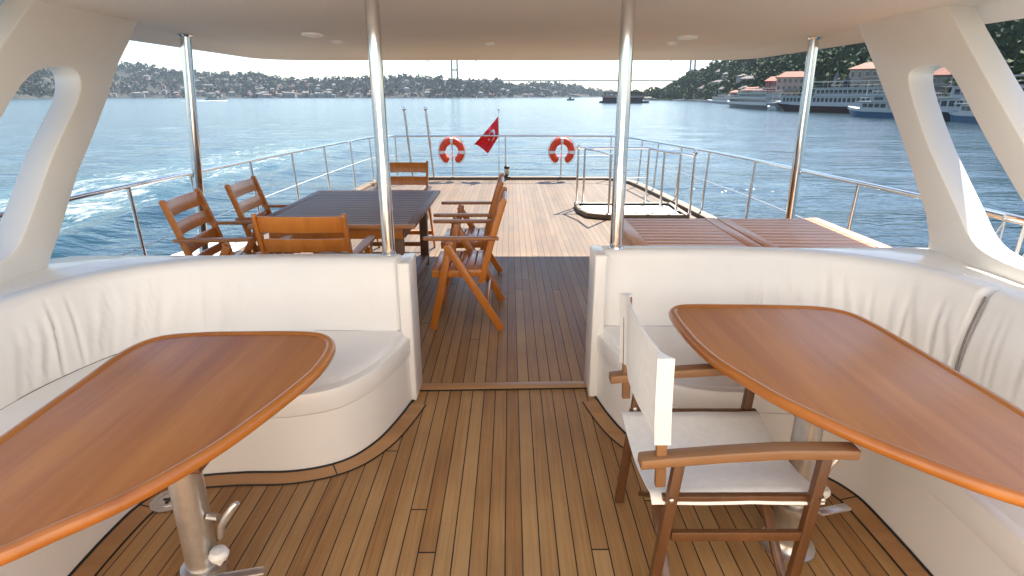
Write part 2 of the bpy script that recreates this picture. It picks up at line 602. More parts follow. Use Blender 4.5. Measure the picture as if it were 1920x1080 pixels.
def make_sofa(s):
    side = 'left' if s < 0 else 'right'
    lab = ('white vinyl corner sofa under the left arch, its curved back full of creases' if s < 0 else
           'white vinyl corner sofa under the right arch, with a seam in its side backrest')
    root = thing('corner_sofa', lab, 'sofa', (s * 1.6, 2.6, 0), 'corner sofas of the lounge')
    bc = base_curve(s)
    kc = back_curve(s)
    bc2 = [Vector((p.x, p.y)) for p in bc]
    # plinth: a wall that follows the front curve, slightly recessed under the seat moulding
    N = normals2(bc2)
    sg = 1 if s > 0 else -1                               # normals point right of travel; outward = towards the gangway
    def off(d):
        return [p + n * d * (-sg) for p, n in zip(bc2, N)]
    def wallrib(d0, d1, z0, z1):
        a, b = off(d0), off(d1)
        mb = MB()
        return mb.loft([[(p.x, p.y, z0), (q.x, q.y, z0), (q.x, q.y, z1), (p.x, p.y, z1)] for p, q in zip(a, b)])
    wallrib(-0.008, 0.05, 0.0, 0.285).build('plinth', M['gelcoat'], root)
    # seat moulding: rolled lip over the plinth
    a = MB()
    secs = []
    prof = [(0.0, 0.287), (-0.016, 0.292), (-0.020, 0.315), (-0.020, 0.375), (-0.014, 0.392), (0.004, 0.398), (0.03, 0.396), (0.05, 0.36), (0.05, 0.287)]
    offs = [off(o) for o, z in prof]
    for i in range(len(bc2)):
        secs.append([(offs[k][i].x, offs[k][i].y, prof[k][1]) for k in range(len(prof))])
    a.loft(secs)
    a.build('seat_moulding', M['gelcoat'], root, angle=50)
    # seat cushion: surface between the moulding and the backrest foot
    f1 = resample(off(0.012), 0.03)
    m = len(f1)
    kb = [Vector((p.x, p.y)) for p in kc]
    # arc-length parametrise the back to the same count
    def at(path, t):
        L = [0]
        for p, q in zip(path, path[1:]):
            L.append(L[-1] + (q - p).length)
        d = t * L[-1]
        for i in range(len(L) - 1):
            if d <= L[i + 1] or i == len(L) - 2:
                return path[i].lerp(path[i + 1], (d - L[i]) / max(1e-9, L[i + 1] - L[i]))
    mb = MB()
    rows = []
    nb = 10
    # match by y on the side run and by fraction on the aft run
    for i, p in enumerate(f1):
        t = i / (m - 1)
        rows.append((p, t))
    # nearest point on the back along a blend of directions, kept monotone
    ks = resample(kb, 0.01)
    j = 0
    cent = Vector((s * 1.25, 2.15))
    pairs = []
    for p, t in rows:
        best, bj = 1e9, j
        for jj in range(j, min(j + 60, len(ks))):
            q = ks[jj]
            d = (q - p).length
            if d < best:
                best, bj = d, jj
        j = bj
        pairs.append((p, ks[j]))
    pairs[0] = (pairs[0][0], ks[0])
    grid = []
    for i, (p, q) in enumerate(pairs):
        row = []
        q2 = q + (q - p).normalized() * 0.05
        for k in range(nb + 1):
            u = k / nb
            w = p.lerp(q2, u)
            z = 0.386 + 0.040 * (1 - (1 - min(1, u * 3.2)) ** 2) + 0.004 * noise.noise(Vector((w.x * 3, w.y * 3, 1)))
            row.append((w.x, w.y, z))
        grid.append(row)
    vs = [[mb.bm.verts.new(c) for c in r] for r in grid]
    for A, B in zip(vs, vs[1:]):
        for k in range(nb):
            try:
                mb.bm.faces.new((A[k], A[k + 1], B[k + 1], B[k]))
            except ValueError:
                pass
    bmesh.ops.remove_doubles(mb.bm, verts=mb.bm.verts, dist=1e-5)
    # give it depth
    geo = bmesh.ops.extrude_face_region(mb.bm, geom=list(mb.bm.faces))
    for v in geo['geom']:
        if isinstance(v, bmesh.types.BMVert):
            v.co.z = 0.30
    mb.build('seat_cushion', M['vinyl'], root, angle=60)
    # backrest cushions: one round the corner, one along the side, split by a seam
    path = resample([Vector((p.x, p.y)) for p in kc], 0.02)
    L = 0.02
    cut = next(i for i, p in enumerate(path) if p.y < (1.50 if s < 0 else 2.36) and i > 40)
    rnd = random.Random(5 + s)
    cr = []
    for k in range(17):                                   # puckers clustered at the bend
        cs = 0.80 + 1.15 * (k + rnd.uniform(-0.35, 0.35)) / 17
        cr.append((cs, rnd.uniform(0.006, 0.014), rnd.uniform(0.010, 0.019), rnd.uniform(0, .12), rnd.uniform(.66, .95), rnd.uniform(-0.16, -0.02)))
    z1 = 0.822 if s < 0 else 0.850
    cushion_back('back_cushion', path[:cut], 0.405, z1, 0.15, 0.05, M['vinyl'], root, cr, sg)
    cr2 = [(rnd.uniform(0.05, 0.3), 0.004, 0.015, 0, 0.9, -0.05) for _ in range(3)]
    cushion_back('back_cushion', path[cut:], 0.405, z1 + 0.004, 0.15, 0.05, M['vinyl'], root, cr2, sg)
    # stitched seam between the two back cushions
    nn = normals2(path)[cut] * sg
    q = path[cut]
    MB().tube([(q.x + nn.x * (0.020 * math.sin(PI * t_) - 0.05 * t_), q.y + nn.y * (0.020 * math.sin(PI * t_) - 0.05 * t_), 0.42 + (z1 - 0.45) * t_) for t_ in [k / 8 for k in range(9)]],
              0.0045, 6).build('seam_piping', M['piping'], root)
    # dark line where back and seat meet
    ln = MB().tube([(p.x, p.y, 0.422) for p in resample(kb, 0.04)], 0.006, 6)
    ln.build('seam_piping', M['piping'], root)
    # dark caulk line at the foot of the plinth
    cl = off(-0.012)
    MB().tube([(p.x, p.y, 0.004) for p in cl], 0.007, 6).build('base_seal', M['caulk'], root)
    return root


make_sofa(-1)
make_sofa(1)

# margin planks that follow the sofas
for s in (-1, 1):
    bc = [Vector((p.x, p.y)) for p in base_curve(s)]
    sg = 1 if s > 0 else -1
    N = normals2(bc)
    mb = MB()
    mb.loft([[(p.x, p.y, 0.001), (q.x, q.y, 0.001), (q.x, q.y, 0.005), (p.x, p.y, 0.005)]
             for p, q in ((p - n * sg * (-0.012), p + n * sg * 0.10) for p, n in list(zip(bc, N))[2:])])
    o = mb.build('margin_plank', M['margin'], smooth=False)
    tag(o, kind='structure')
    MBs = MB().tube([((p + n * sg * 0.1015).x, (p + n * sg * 0.1015).y, 0.003) for p, n in list(zip(bc, N))[2:]], 0.0038, 6)
    for i in (26, 58):
        p, n = bc[i], N[i]
        a, b = p + n * sg * 0.0, p + n * sg * 0.1
        MBs.bar((a.x, a.y, 0.0045), (b.x, b.y, 0.0045), 0.005, 0.004)
    tag(MBs.build('margin_seam', M['caulk']), kind='structure')

# ------------------------------------------------------------------ coaming (low white wall behind the sofas), arches, roof
def make_coaming(s):
    path = [Vector((p.x, p.y)) for p in back_curve(s)]
    sg = 1 if s > 0 else -1
    N = normals2(path)
    top = 0.792 if s < 0 else 0.826
    lab = ('low white moulded wall behind the left sofa' if s < 0 else 'low white moulded wall behind the right sofa')
    root = thing('coaming', lab, 'low wall', (s * 2.2, 3.05, 0), 'low walls round the lounge')
    xo = -2.63 if s < 0 else 2.55
    ya = 3.165 if s < 0 else 3.20
    inner = [p - n * (-sg) * 0.16 for p, n in zip(path, N)]
    if s < 0:
        inner = [p + n * 0.16 for p, n in zip(path, N)]
        if (inner[0] - path[0]).y < 0:
            inner = [p - n * 0.16 for p, n in zip(path, N)]
    else:
        inner = [p + n * 0.16 for p, n in zip(path, N)]
        if (inner[0] - path[0]).y < 0:
            inner = [p - n * 0.16 for p, n in zip(path, N)]
    poly = [(p.x, p.y) for p in inner]
    poly[0] = (poly[0][0], poly[0][1])
    arc = [(xo, -0.9)] + [(xo, y) for y in (0.5, 1.5, 2.4)] + [(xo + (0.25 * (1 - math.cos(R(a)))) * (1 if s < 0 else -1), ya - 0.25 + 0.25 * math.sin(R(a))) for a in (0, 22, 45, 67, 90)]
    poly += arc + [(poly[0][0], ya)]
    MB().prism(poly, 0.0, top).build('wall', M['gelcoat'], root, bevel=0.012, angle=50, bseg=3)
    # end panel by the gangway
    x = -0.565 if s < 0 else 0.487
    y0 = 2.93 if s < 0 else 2.965
    MB().box((x, y0 + 0.10, (top + 0.022) / 2), (0.068, 0.23, top + 0.022)).build('end_panel', M['gelcoat'], root, bevel=0.012, bseg=3)
    return root


make_coaming(-1)
make_coaming(1)


def make_arch(s):
    """raked side arch with a slot: outer profile and slot are (y, z) outlines"""
    if s < 0:
        X0, X1 = -2.45, -2.60
        outer = [(2.95, 0.80), (3.07, 0.93), (3.32, 1.24), (3.50, 1.42), (3.68, 1.61), (3.88, 1.845), (4.03, 1.98), (4.19, 2.14), (4.26, 2.20),
                 (3.40, 2.20), (3.28, 2.115), (3.00, 1.87), (2.65, 1.56), (2.30, 1.26), (2.05, 1.03), (1.9, 0.92), (1.70, 0.875), (1.45, 0.86), (0.9, 0.855), (0.9, 0.72), (2.95, 0.72)]
        slot = [(2.30, 1.03), (2.58, 1.30), (2.885, 1.536), (3.00, 1.638), (3.11, 1.725), (3.22, 1.779), (3.355, 1.80), (3.47, 1.79), (3.50, 1.735), (3.44, 1.622),
                (3.17, 1.357), (2.94, 1.09), (2.78, 0.93), (2.62, 0.885), (2.40, 0.882), (2.24, 0.90)]
    else:
        X0, X1 = 2.37, 2.52
        outer = [(3.16, 0.80), (3.17, 0.88), (3.24, 1.01), (3.48, 1.29), (3.67, 1.495), (3.99, 1.82), (4.31, 2.14), (4.38, 2.21),
                 (3.58, 2.21), (3.46, 2.14), (3.29, 1.97), (3.03, 1.724), (2.70, 1.42), (2.35, 1.12), (2.15, 0.96), (1.95, 0.90), (1.7, 0.885), (1.0, 0.88), (1.0, 0.72), (3.16, 0.72)]
        slot = [(2.40, 0.985), (2.72, 1.25), (3.00, 1.495), (3.255, 1.732), (3.37, 1.800), (3.49, 1.816), (3.60, 1.80), (3.64, 1.765), (3.575, 1.65), (3.35, 1.389), (3.05, 1.104), (2.88, 0.95), (2.72, 0.90), (2.50, 0.89), (2.36, 0.915)]
    osm = [(p.x, p.y) for p in outer_smooth(outer)]
    ssm = [(p.x, p.y) for p in smooth_path([(a, b) for a, b in slot], 4, True)]
    mb = MB().prism(osm, min(X0, X1), max(X0, X1), holes=[ssm], axis='x')
    lab = ('white raked roof arch on the left side, with a slanted slot through it' if s < 0 else
           'white raked roof arch on the right side, shore buildings seen through its slot')
    o = mb.build('roof_arch', M['gelcoat'], bevel=0.018, angle=40, bseg=3)
    return tag(o, lab, 'arch', 'raked arches carrying the roof')


def outer_smooth(pts):
    return [Vector(p) for p in pts]


make_arch(-1)
make_arch(1)

# roof: flat lining, rounded drip lip, crowned top
def rrect(x0, x1, y0, y1, r, n=8):
    out = []
    for (cx, cy, a0) in ((x1 - r, y1 - r, 0), (x0 + r, y1 - r, 90), (x0 + r, y0 + r, 180), (x1 - r, y0 + r, 270)):
        for k in range(n + 1):
            a = R(a0 + 90 * k / n)
            out.append((cx + r * math.cos(a), cy + r * math.sin(a)))
    return out


RY0 = 1.75
roof_root = thing('roof', 'cream hardtop roof over the lounge with a rounded overhanging edge', 'roof', (0, 4.3, 2.05))
ring = lambda d, z: [(x, y, z) for x, y in rrect(-2.90 + d, 2.81 - d, RY0 + d * .5, 7.34 - d * 1.25, 0.55 - d * 0.8)]
MB().loft([ring(0.28, 2.118), ring(0.245, 2.112), ring(0.20, 2.095), ring(0.06, 2.055), ring(0.025, 2.049), ring(0.0, 2.060), ring(-0.015, 2.09), ring(0.0, 2.14), ring(0.06, 2.19), ring(0.3, 2.23)]).build(
    'canopy', M['roof'], roof_root, angle=70)

for (x, y, r, lab) in ((-1.557, 4.95, 0.085, 'large round white ceiling light left of centre, nearest the left chrome pole'),
                       (1.465, 5.15, 0.085, 'large round white ceiling light right of the right chrome pole'),
                       (-1.55, 5.60, 0.055, 'small ceiling spotlight just aft of the left large light'),
                       (1.487, 5.70, 0.055, 'small ceiling spotlight just aft of the right large light'),
                       (-0.18, 5.80, 0.05, 'small ceiling spotlight near the middle of the roof edge')):
    t = thing('ceiling_light', lab, 'ceiling light', (x, y, 2.118), 'ceiling lights under the roof')
    MB().lathe((x, y, 2.118), [(r, 0.0), (r, -0.012), (r * .93, -0.022), (r * .8, -0.024), (r * .78, -0.002)], 28).build('bezel', M['gelcoat'], t)
    MB().lathe((x, y, 2.118), [(r * .77, -0.002), (r * .77, -0.006), (r * .4, -0.011), (0.0, -0.012)], 28).build('diffuser', M['lens'], t)

# ------------------------------------------------------------------ polished poles
def pole(name, a, b, r, label, group):
    t = thing(name, label, 'pole', a, group)
    MB().tube([a, b], r, 28).build('shaft', M['steel'], t)
    a = Vector(a)
    MB().lathe(a, [(r * 1.75, 0), (r * 1.75, 0.008), (r * 1.3, 0.014), (r * 1.12, 0.03), (r * 1.02, 0.032)], 28).build('foot_flange', M['steel'], t)
    b = Vector(b)
    if r > 0.036:
        MB().lathe(b, [(r * 1.02, -0.022), (r * 1.15, -0.016), (r * 1.45, -0.008), (r * 1.45, 0.0)], 28).build('head_flange', M['steel'], t)
    return t


pole('roof_pole', (-0.672, 3.10, 0.792), (-0.672, 3.10, 2.118), 0.035, 'thick chrome roof pole standing on the left low wall beside the dining table', 'polished roof poles')
pole('roof_pole', (0.592, 3.12, 0.826), (0.583, 3.12, 2.118), 0.035, 'thick chrome roof pole standing on the right low wall beside the teak chest', 'polished roof poles')
pole('roof_pole', (-2.79, 5.05, 0.0), (-2.585, 5.0, 2.118), 0.040, 'slimmer chrome roof pole at the left rail behind the dining chairs', 'polished roof poles')
pole('roof_pole', (2.60, 5.25, 0.0), (2.535, 5.2, 2.118), 0.040, 'slimmer chrome roof pole at the right rail behind the teak chest', 'polished roof poles')


# ------------------------------------------------------------------ guard rails
def rail_z(y):
    return 1.0 - 0.0155 * max(0, y - 4)


def guard_rail(label, top, posts, wires, lean=0.0, tr=0.018):
    t = thing('guard_rail', label, 'railing', tuple(posts[0][0]), 'stainless guard rails')
    MB().tube(top, tr, 12).build('top_rail', M['steel'], t)
    for w in wires:
        MB().tube(w, 0.0055, 8).build('wire', M['wire'], t)
    for a, b in posts:
        st = MB().tube([a, b], 0.0155, 12)
        st.lathe(Vector(a), [(0.035, -0.0), (0.035, 0.006), (0.02, 0.012), (0.018, 0.03)], 14)
        st.build('stanchion', M['steel'], t)
    return t


def xl(y):
    for a, b in zip(rimL, rimL[1:]):
        if a.y <= y <= b.y:
            return a.lerp(b, (y - a.y) / max(1e-6, b.y - a.y)).x
    return rimL[-1].x


def xr(y):
    for a, b in zip(rimR, rimR[1:]):
        if a.y <= y <= b.y:
            return a.lerp(b, (y - a.y) / max(1e-6, b.y - a.y)).x
    return rimR[-1].x


ysL = [3.2, 4.45, 5.35, 6.62, 7.85, 9.1, 10.4, 11.5]
ysR = [2.4, 3.6, 4.78, 5.82, 6.85, 8.25, 9.3, 10.35, 11.2]
guard_rail('stainless guard rail along the left side, wake foam behind it',
           [(xl(y) - 0.03, y, rail_z(y)) for y in [1.0, 2, 3, 4, 5, 6, 7, 8, 9, 10, 11, 11.5]] + [(-2.50, 11.95, rail_z(12)), (-2.36, 12.05, rail_z(12))],
           [((xl(y), y, 0.055), (xl(y) - 0.03, y, rail_z(y))) for y in ysL],
           [[(xl(y) - 0.015, y, 0.53 - 0.003 * y) for y in [1.0, 2, 3, 4, 5, 6, 7, 8, 9, 10, 11, 11.5]] + [(-2.36, 12.05, 0.49)]])
guard_rail('stainless guard rail along the right side, passing behind the teak chest',
           [(xr(y) + 0.03, y, rail_z(y) - 0.02) for y in [3.3, 4, 5, 6, 7, 8, 9, 10, 11, 11.4]] + [(2.25, 11.95, rail_z(12)), (2.10, 12.05, rail_z(12))],
           [((xr(y), y, 0.055), (xr(y) + 0.03, y, rail_z(y) - 0.02)) for y in ysR if y > 3.3],
           [[(xr(y) + 0.015, y, 0.53 - 0.003 * y) for y in [3.3, 4, 5, 6, 7, 8, 9, 10, 11, 11.4]] + [(2.10, 12.05, 0.49)]])
guard_rail('stainless guard rail across the stern carrying the life rings',
           [(x, 12.06, rail_z(12) + 0.012 * (1 - abs(x) / 2.3)) for x in [-2.36 + 4.46 * k / 12 for k in range(13)]],
           [((x, 12.06, 0.055), (x, 12.06, rail_z(12))) for x in (-2.33, -1.18, -0.09, 1.05, 2.06)],
           [[(-2.36, 12.06, 0.49), (2.10, 12.06, 0.49)]])
# roped rail forward of the right arch
t = thing('net_rail', 'roped side rail with white lashings outside the right arch', 'railing', (2.95, 3.0, 0))
MB().tube([(2.93, 0.8, 1.0), (2.93, 3.6, 0.98)], 0.017, 10).build('top_rail', M['steel'], t)
MB().tube([(2.95, 0.8, 0.965), (2.95, 3.6, 0.95)], 0.009, 8).build('rope', M['rope'], t)
for y in (2.62, 2.95, 3.22, 3.5):
    MB().tube([(2.92, y, 0.05), (2.94, y, 0.99)], 0.010, 8).build('stanchion', M['rope'], t)
lash = MB()
for k in range(10):
    y = 1.0 + 0.26 * k
    lash.tube([(2.93, y, 0.97), (2.93, y + 0.26, 0.42), (2.93, y + 0.27, 0.97)], 0.0045, 6)
lash.build('lashing', M['rope'], t)


# ------------------------------------------------------------------ life rings, flag, stern fittings
def life_ring(x, label):
    t = thing('life_ring', label, 'life ring', (x, 12.0, 0.58), 'life rings on the stern rail')
    R0, r = 0.195, 0.072
    a0 = R(22)
    pts = []
    for k in range(41):
        a = -PI / 2 + a0 + (2 * PI - 2 * a0) * k / 40
        pts.append((x + R0 * math.cos(a), 12.0, 0.585 + 1.06 * R0 * math.sin(a)))
    rr = [r * (0.55 if k in (0, 40) else 0.9 if k in (1, 39) else 1.0) for k in range(41)]
    MB().tube(pts, rr, 16).build('buoy', M['orange'], t)
    for kk in (8, 20, 32):
        MB().tube(pts[kk - 1:kk + 2], r * 1.03, 16).build('band', M['band'], t)
    gl = []
    for k in range(0, 41, 2):
        p = Vector(pts[k])
        c = Vector((x, 12.0, 0.585))
        d = (p - c).normalized()
        gl.append(p + d * (r + (0.004 if k % 8 == 0 else 0.02)))
    MB().tube(gl, 0.006, 6).build('grab_line', M['rope'], t)
    MB().tube([(x, 12.04, 0.89), (x, 11.99, 0.88), (x, 11.985, 0.78)], 0.007, 6).build('hanger', M['black'], t)
    return t


life_ring(-1.18, 'orange horseshoe life ring on the stern rail left of the red flag')
life_ring(1.055, 'orange horseshoe life ring on the stern rail right of the red flag')

fs = thing('flag_staff', 'thin flag staff on the stern rail', 'flagpole', (-0.226, 12.12, 0.05))
MB().tube([(-0.226, 12.12, 0.05), (-0.226, 12.12, 1.37)], 0.011, 10).build('staff', M['steel'], fs)
MB().lathe((-0.226, 12.12, 1.37), [(0.011, 0), (0.02, 0.01), (0.022, 0.025), (0.0, 0.045)], 12).build('finial', M['steel'], fs)
# the cloth hangs from its hoist and droops to the left, folded
flag = MB()
NU, NV = 28, 14
def flag_pt(u, v):
    """u along the fly, v down the hoist (0 top)"""
    hx, hz = -0.232, 1.27 - 0.40 * v
    dx = -0.45 * u * (1 - 0.30 * v) + 0.03 * v * u
    dz = -0.66 * u + 0.12 * u * u + 0.22 * v * u
    y = 12.12 + 0.06 * math.sin(8 * u + 5 * v) * min(1, u * 3) - 0.05 * math.sin(11 * v - 4 * u) * u
    return Vector((hx + dx + 0.12 * (v - .5) * u, y, hz + dz + 0.02 * math.sin(6 * v + 5 * u) * u))
fv = [[flag.bm.verts.new(flag_pt(i / NU, j / NV)) for j in range(NV + 1)] for i in range(NU + 1)]
for i in range(NU):
    for j in range(NV):
        flag.bm.faces.new((fv[i][j], fv[i + 1][j], fv[i + 1][j + 1], fv[i][j + 1]))
fl = thing('flag', 'red flag with a white crescent and star drooping from its staff', 'flag', (-0.232, 12.12, 1.27))
flag.build('cloth', M['red'], fl)
em = MB()
def emblem_poly(poly):
    for face_side in (-0.006, 0.006):
        vs = []
        for (a, b) in poly:
            p = flag_pt(a, b)
            vs.append(em.bm.verts.new(p + Vector((0, face_side, 0))))
        for tr in tessellate_polygon([[Vector((a, b, 0)) for a, b in poly]]):
            try:
                em.bm.faces.new([vs[k] for k in tr])
            except ValueError:
                pass
cres = []
for k in range(33):
    a = R(40 + 280 * k / 32)
    cres.append((0.36 + 0.165 * math.cos(a), 0.5 + 0.27 * math.sin(a)))
for k in range(33):
    a = R(310 - 260 * k / 32)
    cres.append((0.40 + 0.13 * math.cos(a), 0.5 + 0.21 * math.sin(a)))
emblem_poly(cres)
star = []
for k in range(10):
    a = R(180 + 36 * k)
    q = 1.0 if k % 2 == 0 else 0.4
    star.append((0.535 + 0.075 * q * math.cos(a), 0.5 + 0.125 * q * math.sin(a)))
emblem_poly(star)
em.build('emblem', M['white'], fl)

sl = thing('stern_lamp', 'small black-capped lamp on the stern rim beside the flag staff', 'lamp', (-0.065, 12.05, 0.055))
MB().lathe((-0.065, 12.05, 0.055), [(0.07, 0), (0.07, 0.02), (0.045, 0.03), (0.042, 0.06)], 20).build('base', M['black'], sl)
MB().lathe((-0.065, 12.05, 0.115), [(0.042, 0), (0.05, 0.02), (0.05, 0.10), (0.042, 0.115)], 20).build('lens', M['brass'], sl)
MB().lathe((-0.065, 12.05, 0.23), [(0.055, 0), (0.06, 0.015), (0.05, 0.05), (0.02, 0.065), (0, 0.066)], 20).build('cap', M['black'], sl)

for (a, b, lab) in (((-2.02, 12.10, 0.06), (-2.11, 12.02, 1.40), 'tall chrome boarding post with ball top, the left one behind the dining table'),
                    ((-1.58, 12.10, 0.06), (-1.68, 12.02, 1.40), 'tall chrome boarding post with ball top, the right one near the left life ring')):
    t = thing('boarding_post', lab, 'post', a, 'boarding posts at the stern')
    A, B = Vector(a), Vector(b)
    MB().tube([A, A.lerp(B, .45), A.lerp(B, .5), A.lerp(B, .96)], [0.019, 0.019, 0.026, 0.026], 12).build('shaft', M['steel'], t)
    MB().lathe(B, [(0.012, -0.06), (0.016, -0.03), (0.034, -0.01), (0.04, 0.015), (0.03, 0.045), (0.0, 0.056)], 16).build('ball', M['steel'], t)

# ------------------------------------------------------------------ stairwell aft right: opening, coaming, rails
sw = thing('stairwell', 'white moulded hatch well in the aft deck with a wooden lip', 'stairwell', (1.76, 8.5, 0))
inner = [(a, b) for a, b in WELL]
big = [(1.00, 8.42), (1.09, 8.09), (1.34, 7.96), (2.52, 7.96), (2.52, 8.98), (1.00, 8.98)]
MB().prism(big, 0.004, 0.075, holes=[WELL]).build('lip', M['rim'], sw, bevel=0.012)
wall = MB()
n = len(WELL)
for i in range(n):
    a, b = WELL[i], WELL[(i + 1) % n]
    d = (Vector(b) - Vector(a))
    nn = Vector((d.y, -d.x)).normalized() * (0.0)
    v = [wall.bm.verts.new((a[0], a[1], z)) for z in (-0.20, 0.07)] + [wall.bm.verts.new((b[0], b[1], z)) for z in (0.07, -0.20)]
    wall.bm.faces.new(v)
wall.build('lining', M['gelcoat'], sw)
MB().prism([(a, b) for a, b in WELL], -0.05, 0.034).build('landing', M['gelcoat'], sw)
MB().box((1.76, 8.50, 0.040), (0.9, 0.5, 0.02)).build('hatch', M['gelcoat'], sw, bevel=0.006)
sr = thing('stair_rail', 'waist high chrome railing round the stairwell opening', 'railing', (1.76, 8.5, 0.075))
posts = [(1.04, 8.95), (1.14, 8.95), (1.38, 8.00), (2.12, 8.97), (2.24, 8.52), (2.40, 8.25), (2.52, 8.0)]
zt = 0.90
for x, y in posts:
    st = MB().tube([(x, y, 0.07), (x, y, zt)], 0.017, 12)
    st.lathe((x, y, 0.075), [(0.034, 0), (0.034, 0.006), (0.019, 0.014), (0.018, 0.03)], 14)
    st.build('stanchion', M['steel'], sr)
MB().tube([(1.04, 8.95, zt), (1.14, 8.95, zt), (2.12, 8.97, zt), (2.24, 8.52, zt - .01), (2.40, 8.25, zt - .01), (2.52, 8.0, zt - .02)], 0.019, 12).build('handrail', M['steel'], sr)
MB().tube([(1.14, 8.95, zt - .005), (1.30, 8.5, zt - .005), (1.38, 8.0, zt - .01)], 0.017, 12).build('handrail', M['steel'], sr)
MB().tube([(1.04, 8.95, 0.46), (1.14, 8.95, 0.46), (2.12, 8.97, 0.46)], 0.011, 10).build('mid_rail', M['steel'], sr)
for x, y in ((2.52, 8.0), (1.04, 8.95)):
    MB().lathe((x, y, zt), [(0.018, -0.01), (0.03, 0.01), (0.034, 0.03), (0.024, 0.055), (0, 0.064)], 14).build('knob', M['steel'], sr)


# ------------------------------------------------------------------ lounge tables
def round_poly(pts, n=6):
    return [(p.x, p.y) for p in smooth_path(pts, n, True)]


def lounge_table(poly, zt, ped, label, s):
    cx = sum(p[0] for p in poly) / len(poly)
    cy = sum(p[1] for p in poly) / len(poly)
    t = thing('lounge_table', label, 'table', (ped[0], ped[1], 0), 'varnished lounge tables')
    P = round_poly(poly)
    V = [Vector(p) for p in P]
    n = len(V)
    area = sum(V[i].x * V[(i + 1) % n].y - V[(i + 1) % n].x * V[i].y for i in range(n))
    if area < 0:
        V.reverse()
    nr = []
    for i in range(n):
        d = (V[(i + 1) % n] - V[i - 1]).normalized()
        nr.append(Vector((d.y, -d.x)))
    ins = lambda d: [(V[i] - nr[i] * d) for i in range(n)]
    # centre panel
    MB().prism([(p.x, p.y) for p in ins(0.028)], zt - 0.030, zt - 0.004).build('top_panel', M['table'], t, smooth=False)
    # rounded, slightly raised edge band all round
    prof = [(0.030, zt - 0.036), (0.004, zt - 0.036), (-0.004, zt - 0.030), (-0.006, zt - 0.018), (-0.003, zt - 0.006), (0.003, zt + 0.001), (0.012, zt + 0.003), (0.022, zt + 0.002), (0.030, zt - 0.0035)]
    L = [ins(o) for o, z in prof]
    mb = MB()
    secs = [[(L[k][i].x, L[k][i].y, prof[k][1]) for k in range(len(prof))] for i in range(n)]
    secs.append(secs[0])
    mb.loft(secs, caps=False)
    bmesh.ops.remove_doubles(mb.bm, verts=mb.bm.verts, dist=1e-6)
    mb.build('edge_band', M['table_edge'], t, angle=50)
    # underside frame and pedestal
    px, py = ped
    MB().box((px, py, zt - 0.048), (0.26, 0.26, 0.022)).build('mount_plate', M['dir_wood'], t, bevel=0.006)
    MB().tube([(px, py, 0.20), (px, py, zt - 0.060)], 0.049, 28).build('pedestal', M['alu'], t)
    MB().lathe((px, py, 0.0), [(0.10, 0.0), (0.10, 0.010), (0.085, 0.016), (0.070, 0.03), (0.064, 0.05), (0.064, 0.17), (0.070, 0.185), (0.068, 0.205), (0.055, 0.21)], 28).build('foot', M['alu'], t)
    # cleat-shaped height catch and the clamp lever with its ball knob
    cl = MB()
    q = Vector((px + 0.052, py - 0.01, 0.40))
    cl.tube([q, q + Vector((0.035, -0.005, 0.0))], 0.012, 10)
    cl.tube([q + Vector((0.03, -0.01, -0.075)), q + Vector((0.042, -0.008, -0.03)), q + Vector((0.06, -0.005, 0.0)), q + Vector((0.085, 0, 0.035)), q + Vector((0.10, 0, 0.05))],
            [0.007, 0.012, 0.014, 0.012, 0.008], 10)
    cl.build('catch', M['alu'], t)
    kb = Vector((px + 0.075, py - 0.03, 0.235))
    MB().tube([(px + .055, py - .02, 0.235), kb], 0.009, 8).lathe(kb + Vector((0.0, 0, 0.03)), [(0.006, -0.03), (0.010, -0.015), (0.026, -0.008), (0.031, 0.006), (0.024, 0.022), (0, 0.028)], 16).build('knob', M['rope'], t)
    lv = MB().bar((px + 0.06, py - 0.06, 0.20), (px + 0.20, py - 0.01, 0.185), 0.036, 0.012)
    lv.build('lever', M['alu'], t, bevel=0.005)
    return t


PL = [(-1.50, 1.40), (-1.515, 1.78), (-1.525, 2.08), (-1.47, 2.215), (-1.33, 2.262), (-1.10, 2.275), (-0.88, 2.272), (-0.775, 2.238), (-0.715, 2.15), (-0.70, 2.0), (-0.715, 1.85),
      (-0.775, 1.615), (-0.845, 1.41), (-0.95, 1.215), (-1.06, 1.085), (-1.14, 1.0), (-1.27, 0.93), (-1.40, 0.94), (-1.48, 1.05)]
PR = [(0.742, 2.46), (0.765, 2.555), (0.84, 2.60), (1.05, 2.60), (1.30, 2.59), (1.48, 2.565), (1.575, 2.49), (1.61, 2.35), (1.622, 2.10), (1.63, 1.85), (1.635, 1.60), (1.62, 1.32), (1.53, 1.15),
      (1.40, 1.12), (1.285, 1.20), (1.185, 1.29), (1.02, 1.49), (0.90, 1.68), (0.835, 1.83), (0.775, 2.0), (0.745, 2.20)]
lounge_table(PL, 0.70, (-1.0, 1.50), 'varnished drop-shaped lounge table in front of the left sofa on a metal pedestal', -1)
lounge_table(PR, 0.70, (1.07, 1.80), 'varnished drop-shaped lounge table in front of the right sofa beside the canvas chair', 1)

# round deck plate near the left pedestal
dp = thing('deck_plate', 'small round metal filler cap set in the teak by the left sofa', 'deck plate', (-1.46, 2.06, 0.0))
MB().lathe((-1.46, 2.06, 0.004), [(0.075, 0), (0.075, 0.004), (0.055, 0.006), (0.052, 0.003), (0.046, 0.003), (0.044, 0.006), (0.0, 0.006)], 32).build('ring', M['alu'], dp)
MB().box((-1.46, 2.06, 0.0115), (0.05, 0.012, 0.003)).box((-1.46, 2.06, 0.0122), (0.012, 0.05, 0.003)).build('key_slot', M['black'], dp)


